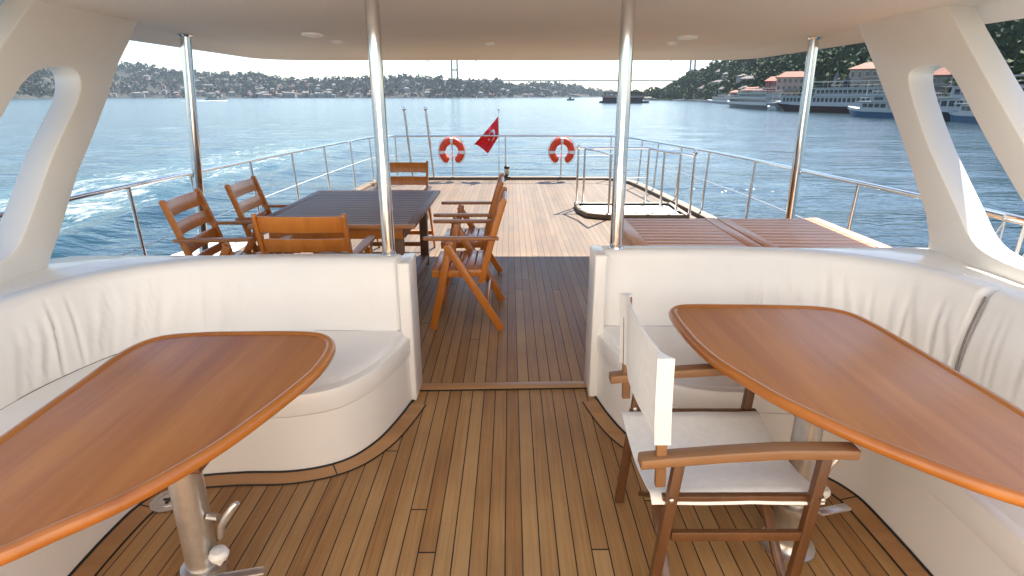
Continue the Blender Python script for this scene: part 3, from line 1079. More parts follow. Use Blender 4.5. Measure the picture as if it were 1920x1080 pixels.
# ------------------------------------------------------------------ canvas chair
def canvas_chair():
    t = thing('canvas_chair', 'wooden folding chair with cream canvas seat and back beside the right table', 'chair', (0.72, 1.77, 0))
    W, A = M['dir_wood'], M['dir_arm']
    xb, xf = 0.50, 0.97
    for y in (1.505, 2.055):
        MB().bar((xb - 0.035, y, 0.0), (xb + 0.018, y, 0.590), 0.030, 0.034, (1, 0, 0)).build('leg', W, t, bevel=0.004)
        MB().bar((xf - 0.045, y, 0.0), (xf - 0.005, y, 0.605), 0.030, 0.034, (1, 0, 0)).build('leg', W, t, bevel=0.004)
        MB().bar((xb + 0.015, y, 0.31), (xf - 0.015, y, 0.31), 0.022, 0.034).build('stretcher', W, t, bevel=0.004)
        am = MB()
        P = [(-0.105, -0.030), (-0.02, -0.020), (0.15, -0.005), (0.32, 0.006), (0.50, 0.006), (0.555, 0.004)]
        secs = []
        for (dx, dz) in P:
            w = 0.027
            secs.append([(xb + dx, y - w, 0.602 + dz), (xb + dx, y + w, 0.602 + dz), (xb + dx, y + w, 0.636 + dz), (xb + dx, y - w, 0.636 + dz)])
        am.loft(secs).build('armrest', A, t, bevel=0.006)
        MB().bar((xb - 0.035, y - 0.001, 0.50), (xb - 0.055, y, 0.93), 0.022, 0.032, (1, 0, 0)).build('back_post', A, t, bevel=0.004)
    # crossed folding struts under the seat, front and back
    for x in (xb + 0.035, xf - 0.035):
        MB().bar((x, 1.52, 0.05), (x, 2.04, 0.44), 0.02, 0.032, (1, 0, 0)).build('cross_strut', W, t, bevel=0.003)
        MB().bar((x + 0.023, 2.04, 0.05), (x + 0.023, 1.52, 0.44), 0.02, 0.032, (1, 0, 0)).build('cross_strut', W, t, bevel=0.003)
    for y in (1.52, 2.04):
        MB().bar((xb - 0.02, y, 0.440), (xf + 0.02, y, 0.440), 0.024, 0.03).build('seat_rail', W, t, bevel=0.004)
    # seat sling, sagging between the rails and lapped round them
    mb = MB()
    secs = []
    for i in range(13):
        x = xb - 0.055 + (xf - xb + 0.075) * i / 12
        top, bot = [], []
        for k in range(17):
            u = k / 16
            y = 1.502 + 0.556 * u
            sag = 0.046 * (1 - (2 * u - 1) ** 2)
            lap = 0.030 * max(0, (abs(2 * u - 1) - 0.93) / 0.07)
            wv = 0.005 * noise.noise(Vector((x * 7, u * 4, 0.3))) + 0.002 * noise.noise(Vector((x * 30 + u * 8, u * 6, 1.3)))
            top.append((x, y, 0.464 - sag - lap + wv))
            bot.append((x, y, 0.460 - sag - lap + wv))
        secs.append(top + bot[::-1])
    mb.loft(secs).build('seat_canvas', M['canvas'], t, angle=70)
    # back sling round the two posts
    mb = MB()
    secs = []
    for i in range(11):
        u = i / 10
        z = 0.655 + 0.285 * u
        x = xb - 0.043 - 0.013 * u
        loop = []
        for k in range(15):
            v = k / 14
            y = 1.490 + 0.580 * v
            belly = -0.020 * math.sin(PI * v) + 0.005 * noise.noise(Vector((v * 5, z * 6, 2))) + 0.002 * noise.noise(Vector((v * 22, z * 8 + v * 9, 5)))
            e = 0.021 * max(0, (abs(2 * v - 1) - 0.86) / 0.14) ** 0.6 if abs(2 * v - 1) > 0.86 else 0.0
            loop.append((x + belly + 0.004 + e, y, z))
        back = []
        for k in range(15):
            v = k / 14
            y = 1.490 + 0.580 * v
            belly = -0.020 * math.sin(PI * v) + 0.005 * noise.noise(Vector((v * 5, z * 6, 2))) + 0.002 * noise.noise(Vector((v * 22, z * 8 + v * 9, 5)))
            e = 0.021 * max(0, (abs(2 * v - 1) - 0.86) / 0.14) ** 0.6 if abs(2 * v - 1) > 0.86 else 0.0
            back.append((x + belly - 0.004 - e, y, z))
        secs.append(loop + back[::-1])
    mb.loft(secs).build('back_canvas', M['canvas'], t, angle=70)
    for (x, y) in ((xb, 1.485), (xb, 2.035), (xf, 1.485)):
        MB().lathe((x, y, 0.46), [(0.008, 0), (0.008, -0.004), (0.003, -0.007)], 10, axis='y').build('bolt', M['alu'], t)
    return t


canvas_chair()


# ------------------------------------------------------------------ dining table and folding chairs
def dining_table():
    x0, x1, y0, y1, zt = -1.93, -0.70, 4.16, 5.82, 0.75
    t = thing('dining_table', 'long dark brown slatted dining table on the open deck', 'table', ((x0 + x1) / 2, (y0 + y1) / 2, 0))
    ns = 17
    w = (y1 - y0 - 0.10) / ns
    sl = MB()
    for k in range(ns):
        y = y0 + 0.05 + w * (k + .5)
        sl.box(((x0 + x1) / 2, y, zt - 0.013), (x1 - x0 - 0.13, w - 0.005, 0.024))
    sl.build('slats', M['dark_table'], t, bevel=0.002)
    for y in (y0 + 0.024, y1 - 0.024):
        MB().box(((x0 + x1) / 2, y, zt - 0.014), (x1 - x0, 0.048, 0.030)).build('end_board', M['chair_arm'], t, bevel=0.004)
    for x in (x0 + 0.032, x1 - 0.032):
        MB().box((x, (y0 + y1) / 2, zt - 0.014), (0.062, y1 - y0 - 0.10, 0.030)).build('side_board', M['dark_table'], t, bevel=0.004)
    for y in (y0 + 0.11, y1 - 0.11):
        MB().box(((x0 + x1) / 2, y, zt - 0.085), (x1 - x0 - 0.22, 0.025, 0.085)).build('apron', M['chair'], t, bevel=0.003)
    for x in (x0 + 0.11, x1 - 0.11):
        MB().box((x, (y0 + y1) / 2, zt - 0.085), (0.025, y1 - y0 - 0.25, 0.085)).build('apron', M['dark_table'], t, bevel=0.003)
    for x in (x0 + 0.16, x1 - 0.16):
        for y in (y0 + 0.18, y1 - 0.18):
            MB().box((x, y, 0.335), (0.08, 0.06, 0.63)).build('leg', M['dark_table'], t, bevel=0.006)
        MB().box((x, (y0 + y1) / 2, 0.10), (0.07, y1 - y0 - 0.46, 0.07)).build('foot_beam', M['dark_table'], t, bevel=0.006)
    MB().box(((x0 + x1) / 2, (y0 + y1) / 2, 0.28), (x1 - x0 - 0.40, 0.05, 0.09)).build('stretcher', M['chair'], t, bevel=0.005)
    return t


dining_table()


def make_chair():
    """folding teak armchair facing +x, origin on the deck under its middle"""
    t = thing('folding_chair', '', 'chair', (0, 0, 0), 'folding teak chairs round the dining table')
    W = M['chair']
    hw = 0.27
    for s in (-1, 1):
        y = s * hw
        yo = s * (hw + 0.024)
        MB().bar((0.24, yo, 0.005), (0.095, yo, 0.675), 0.022, 0.055, (1, 0, 0)).build('front_leg', W, t, bevel=0.007)
        MB().bar((-0.27, y + s * 0.048, 0.010), (0.12, y + s * 0.048, 0.655), 0.022, 0.055, (1, 0, 0)).build('rear_leg', W, t, bevel=0.007)
        # upright of the back, gently raked and rounded at the top
        up = MB()
        P = [(-0.115, 0.36), (-0.145, 0.46), (-0.185, 0.62), (-0.225, 0.76), (-0.262, 0.88), (-0.285, 0.955), (-0.288, 0.975)]
        secs = []
        for i, (x, z) in enumerate(P):
            ww = 0.024 if i < 6 else 0.014
            secs.append([(x - ww, y - 0.012, z), (x + ww, y - 0.012, z), (x + ww, y + 0.012, z), (x - ww, y + 0.012, z)])
        up.loft(secs).build('back_upright', W, t, bevel=0.005)
        am = MB()
        secs = []
        for (x, w) in ((-0.25, 0.018), (-0.20, 0.024), (0.0, 0.032), (0.20, 0.034), (0.27, 0.030), (0.285, 0.018)):
            secs.append([(x, yo - w, 0.685), (x, yo + w, 0.685), (x, yo + w, 0.708), (x, yo - w, 0.708)])
        am.loft(secs).build('armrest', M['chair_arm'], t, bevel=0.005)
        MB().bar((-0.13, y, 0.435), (0.235, y, 0.425), 0.024, 0.05).build('seat_rail', W, t, bevel=0.005)
    for z, h in ((0.905, 0.105), (0.765, 0.09), (0.625, 0.085), (0.52, 0.055)):
        x = -0.145 - (z - 0.46) * 0.283
        sl = MB()
        secs = []
        for k in range(7):
            v = -1 + 2 * k / 6
            bx = x - 0.018 * (1 - v * v)
            yy = v * (hw - 0.013)
            d = 0.27
            secs.append([(bx + d * h / 2 - 0.009, yy, z - h / 2), (bx + d * h / 2 + 0.009, yy, z - h / 2), (bx - d * h / 2 + 0.009, yy, z + h / 2), (bx - d * h / 2 - 0.009, yy, z + h / 2)])
        sl.loft(secs).build('back_slat', W, t, bevel=0.004)
    for k in range(6):
        x = -0.10 + 0.062 * k
        MB().box((x, 0, 0.456 - 0.004 * k * 0.5), (0.052, 2 * hw + 0.02, 0.018)).build('seat_slat', W, t, bevel=0.004)
    MB().box((0.205, 0, 0.16), (0.026, 2 * hw + 0.02, 0.045)).build('cross_bar', W, t, bevel=0.005)
    MB().box((-0.16, 0, 0.20), (0.026, 2 * hw + 0.07, 0.045)).build('cross_bar', W, t, bevel=0.005)
    return t


chair0 = make_chair()
spots = [(-0.33, 4.26, 180, 'folding teak armchair nearest right of the dining table, its crossed legs in full view'),
         (-0.36, 5.10, 180, 'folding teak armchair on the right of the dining table, behind the nearest one'),
         (-2.11, 4.22, 4, 'folding teak armchair at the near left of the dining table by the rail'),
         (-2.00, 4.95, 2, 'folding teak armchair at the far left of the dining table, its back against the wake'),
         (-1.28, 3.74, 90, 'folding teak chair at the table end behind the left sofa, only its back showing'),
         (-1.18, 6.16, -90, 'folding teak chair at the far end of the dining table facing the lounge')]
chairs = [chair0] + [copy_tree(chair0) for _ in spots[1:]]
for o, (x, y, a, lab) in zip(chairs, spots):
    o.location = (x, y, 0)
    o.rotation_euler = (0, 0, R(a))
    o['label'] = lab


# ------------------------------------------------------------------ slatted chest behind the right sofa
def make_chest():
    x0, x1, y0, y1, zt = 0.80, 2.40, 3.42, 4.42, 0.75
    t = thing('deck_chest', 'reddish teak deck chest with a slatted lid behind the right sofa', 'chest', ((x0 + x1) / 2, (y0 + y1) / 2, 0))
    W = M['chest']
    MB().box((x0 + 0.03, (y0 + y1) / 2, 0.345), (0.03, y1 - y0 - 0.06, 0.69)).build('side_panel', W, t, bevel=0.004)
    MB().box((x1 - 0.03, (y0 + y1) / 2, 0.345), (0.03, y1 - y0 - 0.06, 0.69)).build('side_panel', W, t, bevel=0.004)
    MB().box(((x0 + x1) / 2, y0 + 0.05, 0.345), (x1 - x0 - 0.10, 0.03, 0.69)).build('front_panel', W, t, bevel=0.004)
    MB().box(((x0 + x1) / 2, y1 - 0.05, 0.345), (x1 - x0 - 0.10, 0.03, 0.69)).build('back_panel', W, t, bevel=0.004)
    xm = (x0 + x1) / 2
    for (a, b) in ((x0, xm - 0.004), (xm + 0.004, x1)):
        fr = MB().box(((a + b) / 2, (y0 + y1) / 2, zt - 0.042), (b - a - 0.02, y1 - y0 - 0.03, 0.016)).build('lid', W, t)
        for xx in (a + 0.045, b - 0.045):
            MB().box((xx, (y0 + y1) / 2, zt - 0.014), (0.085, y1 - y0, 0.030)).build('frame_rail', W, fr, bevel=0.004)
        ns = 11
        w = (y1 - y0) / ns
        sl = MB()
        for k in range(ns):
            sl.box(((a + b) / 2, y0 + w * (k + .5), zt - 0.016), (b - a - 0.178, w - 0.009, 0.026))
        sl.build('slats', W, fr, bevel=0.003)
    return t


make_chest()

# unseen deckhouse wall behind the camera, added and sized to bounce sunlight
tag(MB().prism([(-2.62, 0.0), (-2.62, 3.4), (2.54, 3.4), (2.54, 0.0)], -0.75, -0.60, axis='y').build('bounce_wall', M['cream'], bevel=0.03),
    'unseen cream wall added forward to bounce sunlight into the lounge', 'wall')

#BACKGROUND
HAZE = 0.00006
# ------------------------------------------------------------------ far setting: water, hills, bridge, shore, boats
SEA = -3.9
FOC = 1080.0
PITCH = math.atan(360 / FOC)


def look(px, py):
    """direction seen at a point of the 1920 x 1080 photograph"""
    u = (px - 960) / FOC
    v = (540 - py) / FOC
    return Vector((u + 0.0035, math.cos(PITCH) + v * math.sin(PITCH), -math.sin(PITCH) + v * math.cos(PITCH)))


def on_sea(px, py):
    d = look(px, py)
    return Vector((d.x, d.y, 0)) * ((SEA - EYE) / d.z) + Vector((0, 0, SEA))


def at_dist(px, py, dist):
    d = look(px, py)
    return Vector((0, 0, EYE)) + d * (dist / math.hypot(d.x, d.y))


def azim(px):
    d = look(px, 180)
    return math.atan2(d.x, d.y)


def lerp_table(tab, x):
    if x <= tab[0][0]:
        return tab[0][1]
    for (a, b), (c, d) in zip(tab, tab[1:]):
        if x <= c:
            return b + (d - b) * (x - a) / (c - a)
    return tab[-1][1]


def pydata(name, verts, faces, mats, idx=None, parent=None, smooth=False):
    me = bpy.data.meshes.new(name)
    me.from_pydata([tuple(v) for v in verts], [], faces)
    for m in (mats if isinstance(mats, (list, tuple)) else [mats]):
        me.materials.append(m)
    if idx:
        me.polygons.foreach_set('material_index', idx)
    if smooth:
        me.polygons.foreach_set('use_smooth', [True] * len(me.polygons))
    me.update()
    o = bpy.data.objects.new(name, me)
    C.objects.link(o)
    if parent:
        o.parent = parent
    return o


# water -------------------------------------------------------------
def water_material():
    t = NT('strait_water')
    tc = t.n('ShaderNodeTexCoord')
    P = tc.outputs['Object']
    sx = t.n('ShaderNodeSeparateXYZ')
    t.l(P, sx.inputs[0])
    X, Y = sx.outputs[0], sx.outputs[1]
    # wake: band of broken foam drifting off the left quarter
    wob = t.noise(P, 0.09, 3, 0.6)
    xx = t.math('ADD', X, t.math('MULTIPLY', t.math('SUBTRACT', wob, 0.5), 9.0))
    xc = t.math('ADD', xx, t.math('MULTIPLY', Y, -0.03))
    dist = t.math('ABSOLUTE', t.math('ADD', xc, 27.0))
    band = t.math('MULTIPLY', t.math('SUBTRACT', 1.0, t.math('DIVIDE', dist, 9.0)), 1.7, clamp=True)
    yf = t.n('ShaderNodeMapRange'); yf.inputs['From Min'].default_value = 95; yf.inputs['From Max'].default_value = 25
    t.l(Y, yf.inputs['Value'])
    band = t.math('MULTIPLY', band, t.math('POWER', yf.outputs[0], 0.5))
    mp = t.n('ShaderNodeMapping'); mp.inputs['Scale'].default_value = (0.9, 0.32, 1); mp.inputs['Rotation'].default_value = (0, 0, R(-12)); t.l(P, mp.inputs[0])
    f1 = t.noise(mp.outputs[0], 0.8, 6, 0.72, 1.2)
    f2 = t.noise(mp.outputs[0], 3.2, 4, 0.7, 0.8)
    fo = t.math('ADD', t.math('MULTIPLY', f1, 0.65), t.math('MULTIPLY', f2, 0.35))
    th = t.math('SUBTRACT', 0.70, t.math('MULTIPLY', band, 0.255))
    foam = t.math('MULTIPLY', t.math('SUBTRACT', fo, th), 9.0, clamp=True)
    foam = t.math('MULTIPLY', foam, t.math('GREATER_THAN', band, 0.01))
    foam = t.math('MULTIPLY', foam, 0.75)
    # body colour: deep blue-green, greener where air is churned in
    big = t.noise(P, 0.012, 3, 0.6)
    deep = t.ramp(big, [(0.35, (0.003, 0.020, 0.030)), (0.7, (0.006, 0.032, 0.045))])
    deep = t.mix(t.math('MULTIPLY', band, 0.55), deep, (0.03, 0.095, 0.10))
    col = t.mix(foam, deep, (0.42, 0.45, 0.45))
    t.set(color=col, rough=t.math('ADD', 0.14, t.math('MULTIPLY', foam, 0.5)), ior=1.333)
    # ripples at several sizes
    def wv(sc, s, det, rot):
        m = t.n('ShaderNodeMapping'); m.inputs['Scale'].default_value = sc; m.inputs['Rotation'].default_value = (0, 0, R(rot)); t.l(P, m.inputs[0])
        return t.noise(m.outputs[0], s, det, 0.55, 0.3)
    h = t.math('ADD', t.math('MULTIPLY', wv((0.5, 1.6, 1), 0.35, 4, 20), 0.9), t.math('MULTIPLY', wv((0.6, 1.5, 1), 1.5, 3, -12), 0.25))
    h = t.math('ADD', h, t.math('MULTIPLY', wv((0.5, 1.2, 1), 0.07, 3, 8), 1.6))
    h = t.math('ADD', h, t.math('MULTIPLY', foam, 0.05))
    nd = t.n('ShaderNodeBump')
    nd.inputs['Strength'].default_value = 0.75
    nd.inputs['Distance'].default_value = 0.36
    t.l(h, nd.inputs['Height'])
    t.l(nd.outputs[0], t.b.inputs['Normal'])
    return t.m


def make_water():
    NA, NR = 420, 230
    vs, fs = [], []
    r0, r1 = 3.0, 6000.0
    for j in range(NR):
        r = r0 * (r1 / r0) ** (j / (NR - 1))
        fade = 1.0 / (1 + (r / 110) ** 2)
        for i in range(NA):
            a = 2 * PI * i / NA
            x, y = r * math.sin(a), r * math.cos(a)
            z = 0.0
            if fade > 0.02:
                z += 0.30 * noise.noise(Vector((x * 0.10 + 0.02 * y, y * 0.22, 0.0)))
                z += 0.13 * noise.noise(Vector((x * 0.30, y * 0.55 + 0.1 * x, 4.0)))
                # wake shoulder
                d = x - 0.03 * y + 20.0
                if y > 5:
                    z += 0.22 * math.exp(-(d / 3.0) ** 2) * math.sin(1.1 * d)
            vs.append((x, y, SEA + z * fade))
    for j in range(NR - 1):
        for i in range(NA):
            k = (i + 1) % NA
            fs.append((j * NA + i, j * NA + k, (j + 1) * NA + k, (j + 1) * NA + i))
    fs.append(tuple(range(NA))[::-1])
    o = pydata('water', vs, fs, water_material(), smooth=True)
    tag(o, kind='structure')


make_water()

# hills -------------------------------------------------------------
def hill_material(name, a, b, sc):
    t = NT(name)
    P = t.coord()
    f = t.noise(P, sc, 5, 0.65)
    t.set(color=t.ramp(f, [(0.35, a), (0.65, b)]), rough=0.95, spec=0.1)
    return t.m


M['hill_far'] = hill_material('far_hill_ground', (0.020, 0.026, 0.022), (0.060, 0.055, 0.050), 0.02)
M['hill_near'] = hill_material('near_hill_ground', (0.036, 0.060, 0.026), (0.085, 0.100, 0.045), 0.05)


def leaf_material(name, stops):
    t = NT(name)
    P = t.coord()
    f = t.noise(P, 0.16, 4, 0.7)
    t.set(color=t.ramp(f, stops), rough=0.8, spec=0.15)
    return t.m


M['leaf_far'] = leaf_material('far_foliage', [(0.3, (0.008, 0.015, 0.009)), (0.55, (0.015, 0.025, 0.014)), (0.75, (0.026, 0.034, 0.020))])
M['leaf_near'] = leaf_material('near_foliage', [(0.3, (0.020, 0.042, 0.014)), (0.55, (0.045, 0.070, 0.026)), (0.75, (0.075, 0.095, 0.040))])


class Hill:
    """terrain laid out from shoreline to crest and down behind, by azimuth"""
    def __init__(self, name, cols, mat, tree=8.0, bumps=0.12, seed=0):
        # cols: (px, shore distance, crest py, crest distance)
        self.c = [(azim(px), sd, at_dist(px, cy, cd).z - tree, cd) for px, sd, cy, cd in cols]
        self.seed = seed
        self.b = bumps
        A0, A1 = self.c[0][0], self.c[-1][0]
        self.A = (A0, A1)
        na = 150
        ts = [0, .03, .08, .14, .2, .27, .34, .42, .5, .58, .66, .74, .82, .9, 1.0, 1.12, 1.3, 1.6]
        vs, fs = [], []
        for i in range(na + 1):
            az = A0 + (A1 - A0) * i / na
            for tt in ts:
                vs.append(self.point(az, tt))
        m = len(ts)
        for i in range(na):
            for j in range(m - 1):
                fs.append((i * m + j, i * m + j + 1, (i + 1) * m + j + 1, (i + 1) * m + j))
        o = pydata(name, vs, fs, mat, smooth=True)
        tag(o, kind='structure')

    def par(self, az):
        for p, q in zip(self.c, self.c[1:]):
            if az <= q[0] or q is self.c[-1]:
                w = max(0.0, min(1.0, (az - p[0]) / (q[0] - p[0])))
                return tuple(a + (b - a) * w for a, b in zip(p, q))

    def point(self, az, t):
        _, sd, H, cd = self.par(az)
        r = sd + (cd - sd) * t
        base = SEA - 1.5
        if t <= 1:
            k = min(1, t * 1.05)
            s = 0.25 * k + 0.75 * (k * k * (3 - 2 * k))
        else:
            s = 1 - 0.35 * (t - 1)
        z = base + 2.6 * min(1, t / .03) + (H - base - 2.6) * s
        z += self.b * (H - base) * noise.noise(Vector((az * 14, t * 4, self.seed))) * min(1, t * 2) * (1 - t if t < 1 else 0)
        return Vector((r * math.sin(az), r * math.cos(az), z))


left_cols = [(-900, 2600, 70, 3600), (-300, 1500, 100, 2500), (-60, 1350, 118, 2300), (30, 1450, 112, 2200), (110, 1800, 108, 2500), (190, 2100, 119, 2900), (255, 2100, 121, 2900), (330, 2050, 133, 2800), (400, 2000, 139, 2700), (455, 1950, 141, 2600),
             (490, 1900, 139, 2500), (535, 1900, 149, 2500), (600, 1850, 150, 2450), (660, 1850, 147, 2450), (760, 1800, 144, 2400), (800, 1800, 144, 2400), (840, 1750, 150, 2200), (880, 1750, 152, 2200), (935, 1900, 154, 2400), (985, 2100, 159, 2700), (1030, 2300, 155, 2900), (1075, 2500, 160, 3100), (1120, 2700, 170, 3300), (1160, 2800, 172, 3400), (1200, 2900, 175, 3500), (1250, 3000, 179, 3600), (1330, 3000, 180, 3600)]
right_cols = [(1170, 1000, 180, 1150), (1215, 960, 178, 1080), (1238, 900, 176, 1050), (1262, 850, 163, 1040), (1292, 780, 148, 1000), (1330, 680, 131, 930), (1370, 560, 122, 850), (1400, 470, 115, 780), (1450, 350, 104, 680), (1530, 285, 90, 560), (1640, 235, 72, 480), (1720, 210, 62, 440), (1800, 190, 54, 400), (1850, 180, 44, 380), (1878, 178, 42, 370), (1900, 175, 28, 360), (1925, 172, 18, 350), (2050, 165, -10, 340), (2400, 160, -60, 330), (3200, 170, -200, 330)]
HL = Hill('hills', left_cols, M['hill_far'], 15.0, 0.14, 1.0)
HR = Hill('hills', right_cols, M['hill_near'], 7.0, 0.16, 5.0)


def wood_mass(name, hill, n, size, mat, faces, rnd, avoid=None, amin=None, amax=None, tpow=0.8, label=None, fine=1.0):
    """wood seen from afar: very many leaf clumps of uneven size in one object"""
    vs, fs = [], []
    A0, A1 = amin or hill.A[0], amax or hill.A[1]
    for _ in range(n):
        az = rnd.uniform(A0, A1)
        t = rnd.random() ** tpow * 1.02
        if noise.noise(Vector((az * 22, t * 7, 9))) < -0.22 and t < .8:
            continue
        p = hill.point(az, t)
        if avoid and avoid(az, t):
            continue
        s = size * rnd.uniform(0.55, 1.35) * (1.25 if t > .9 else 1)
        h = s * rnd.uniform(0.8, 1.6)
        for _k in range(faces):
            # a small leafy facet on or in the crown
            th = rnd.uniform(0, 2 * PI)
            u = rnd.uniform(-0.5, 1)
            q = math.sqrt(max(0, 1 - u * u)) * rnd.uniform(0.65, 1.05)
            c = p + Vector((q * s * .5 * math.cos(th), q * s * .5 * math.sin(th), h * .45 + u * h * .5))
            e = s * rnd.uniform(0.16, 0.34) * fine
            a = Vector((rnd.gauss(0, 1), rnd.gauss(0, 1), rnd.gauss(0, 1))).normalized()
            b = a.cross(Vector((rnd.gauss(0, 1), rnd.gauss(0, 1), rnd.gauss(0, 1)))).normalized()
            k = len(vs)
            vs += [c + a * e, c + b * e, c - a * e * .8, c - b * e * 1.1]
            fs.append((k, k + 1, k + 2, k + 3))
    o = pydata(name, vs, fs, mat)
    tag(o, label, 'trees', kind='stuff')
    return o


rw = random.Random(11)
CLEAR = [(azim(a), azim(b), t) for a, b, t in ((1435, 1520, .22), (1535, 1590, .2), (1604, 1690, .36), (1735, 1805, .3), (1870, 1930, .55))]


def clearing(az, t):
    """open ground in front of and around the shore houses"""
    return any(a <= az <= b and t < tt for a, b, tt in CLEAR)


wood_mass('wooded_slope', HL, 9000, 12, M['leaf_far'], 10, rw, label='dark hazy trees covering the far left shore')
wood_mass('wooded_slope', HR, 4200, 8.5, M['leaf_near'], 64, rw, avoid=clearing, fine=0.5, amin=azim(1180), amax=azim(2100), label='green wood covering the near right hill')

# houses ------------------------------------------------------------
M['wall_a'] = plain('pale_render', (0.28, 0.255, 0.225), 0.85, 0.08, 0.3)
M['wall_b'] = plain('grey_render', (0.22, 0.215, 0.20), 0.85, 0.1, 0.3)
M['wall_pink'] = plain('pink_render', (0.46, 0.30, 0.25), 0.85, 0.1, 0.3)
M['wall_red'] = plain('dark_red_boards', (0.22, 0.045, 0.040), 0.8, 0.1, 0.3)
M['tile'] = plain('red_roof_tile', (0.24, 0.075, 0.045), 0.85, 0.2, 0.8)
M['tile_far'] = plain('weathered_far_tile', (0.15, 0.075, 0.055), 0.9, 0.2, 0.1)
M['slate_far'] = plain('grey_far_roof', (0.13, 0.12, 0.115), 0.9, 0.2, 0.1)
M['window'] = plain('dark_window', (0.030, 0.036, 0.042), 0.15, 0.1, 1)
M['white_paint'] = plain('white_boat_paint', (0.42, 0.415, 0.40), 0.4, 0.04, 0.5)
M['navy'] = plain('dark_hull_paint', (0.022, 0.024, 0.032), 0.4, 0.1, 0.5)
M['maroon'] = plain('maroon_hull_paint', (0.055, 0.018, 0.016), 0.45, 0.1, 0.5)
M['blue'] = plain('blue_boat_paint', (0.045, 0.11, 0.19), 0.4, 0.1, 0.5)
M['concrete'] = plain('quay_concrete', (0.30, 0.28, 0.25), 0.9, 0.15, 0.2)
M['bridge'] = plain('grey_bridge_steel', (0.13, 0.145, 0.16), 0.7, 0.05, 0.02)


def house_mesh(w, d, h, rh, mats):
    """whole small house as one mesh: wall, hipped roof with eaves, window strips"""
    vs, fs, ix = [], [], []
    def box(c, s, m):
        k = len(vs)
        for z in (-.5, .5):
            for y in (-.5, .5):
                for x in (-.5, .5):
                    vs.append((c[0] + x * s[0], c[1] + y * s[1], c[2] + z * s[2]))
        for q in ((0, 2, 3, 1), (4, 5, 7, 6), (0, 1, 5, 4), (2, 6, 7, 3), (0, 4, 6, 2), (1, 3, 7, 5)):
            fs.append(tuple(k + i for i in q)); ix.append(m)
    box((0, 0, h / 2 - 2), (w, d, h + 4), 0)
    nf = max(1, int(h // 3))
    for f in range(nf):
        z = 3 * f + 1.7
        nw = max(2, int(w / 2.6))
        for k in range(nw):
            x = -w / 2 + w * (k + .5) / nw
            box((x, -d / 2 - 0.02, z), (1.1, 0.08, 1.5), 2)
    k = len(vs)
    e = 0.5
    vs.extend([(-w / 2 - e, -d / 2 - e, h), (w / 2 + e, -d / 2 - e, h), (w / 2 + e, d / 2 + e, h), (-w / 2 - e, d / 2 + e, h), (-w / 4, 0, h + rh), (w / 4, 0, h + rh)])
    for q in ((0, 1, 5, 4), (1, 2, 5), (2, 3, 4, 5), (3, 0, 4), (3, 2, 1, 0)):
        fs.append(tuple(k + i for i in q)); ix.append(1)
    return vs, fs, ix


rh_ = random.Random(23)
protos = []
for k, (w, d, h, rr, wm) in enumerate(((11, 9, 6, 2.6, 'wall_a'), (14, 10, 9, 2.8, 'wall_b'), (9, 9, 6.2, 2.4, 'wall_pink'), (18, 11, 9, 2.2, 'wall_a'), (12, 9, 9.2, 2.5, 'wall_b'))):
    vs, fs, ix = house_mesh(w, d, h, rr, None)
    me = bpy.data.meshes.new('hillside_house')
    me.from_pydata(vs, [], fs)
    for m in (M[wm], M['tile_far'] if k in (0, 2) else M['slate_far'], M['window']):
        me.materials.append(m)
    me.polygons.foreach_set('material_index', ix)
    protos.append(me)


def put_house(hill, az, t, label, group, sc=1.0):
    p = hill.point(az, t)
    o = bpy.data.objects.new('hillside_house', rh_.choice(protos))
    C.objects.link(o)
    o.location = p
    o.scale = (sc, sc, sc * rh_.uniform(.85, 1.2))
    o.rotation_euler = (0, 0, -az + R(rh_.uniform(-35, 35)))
    return tag(o, label, 'house', group)


for k in range(262):
    px = rh_.choice([rh_.uniform(185, 640), rh_.uniform(185, 560), rh_.uniform(640, 1100), rh_.uniform(470, 620)])
    t = rh_.random() ** 1.5 * 0.9 + 0.02
    put_house(HL, azim(px), t, 'tiny pale house among the trees of the far left shore', 'houses on the far left shore', rh_.uniform(0.85, 1.35))
for k in range(26):
    put_house(HR, azim(rh_.uniform(1262, 1430)), rh_.random() ** 1.4 * 0.9 + 0.05, 'small house among the trees of the right hill near the bridge', 'houses on the right hill', rh_.uniform(.7, 1.0))


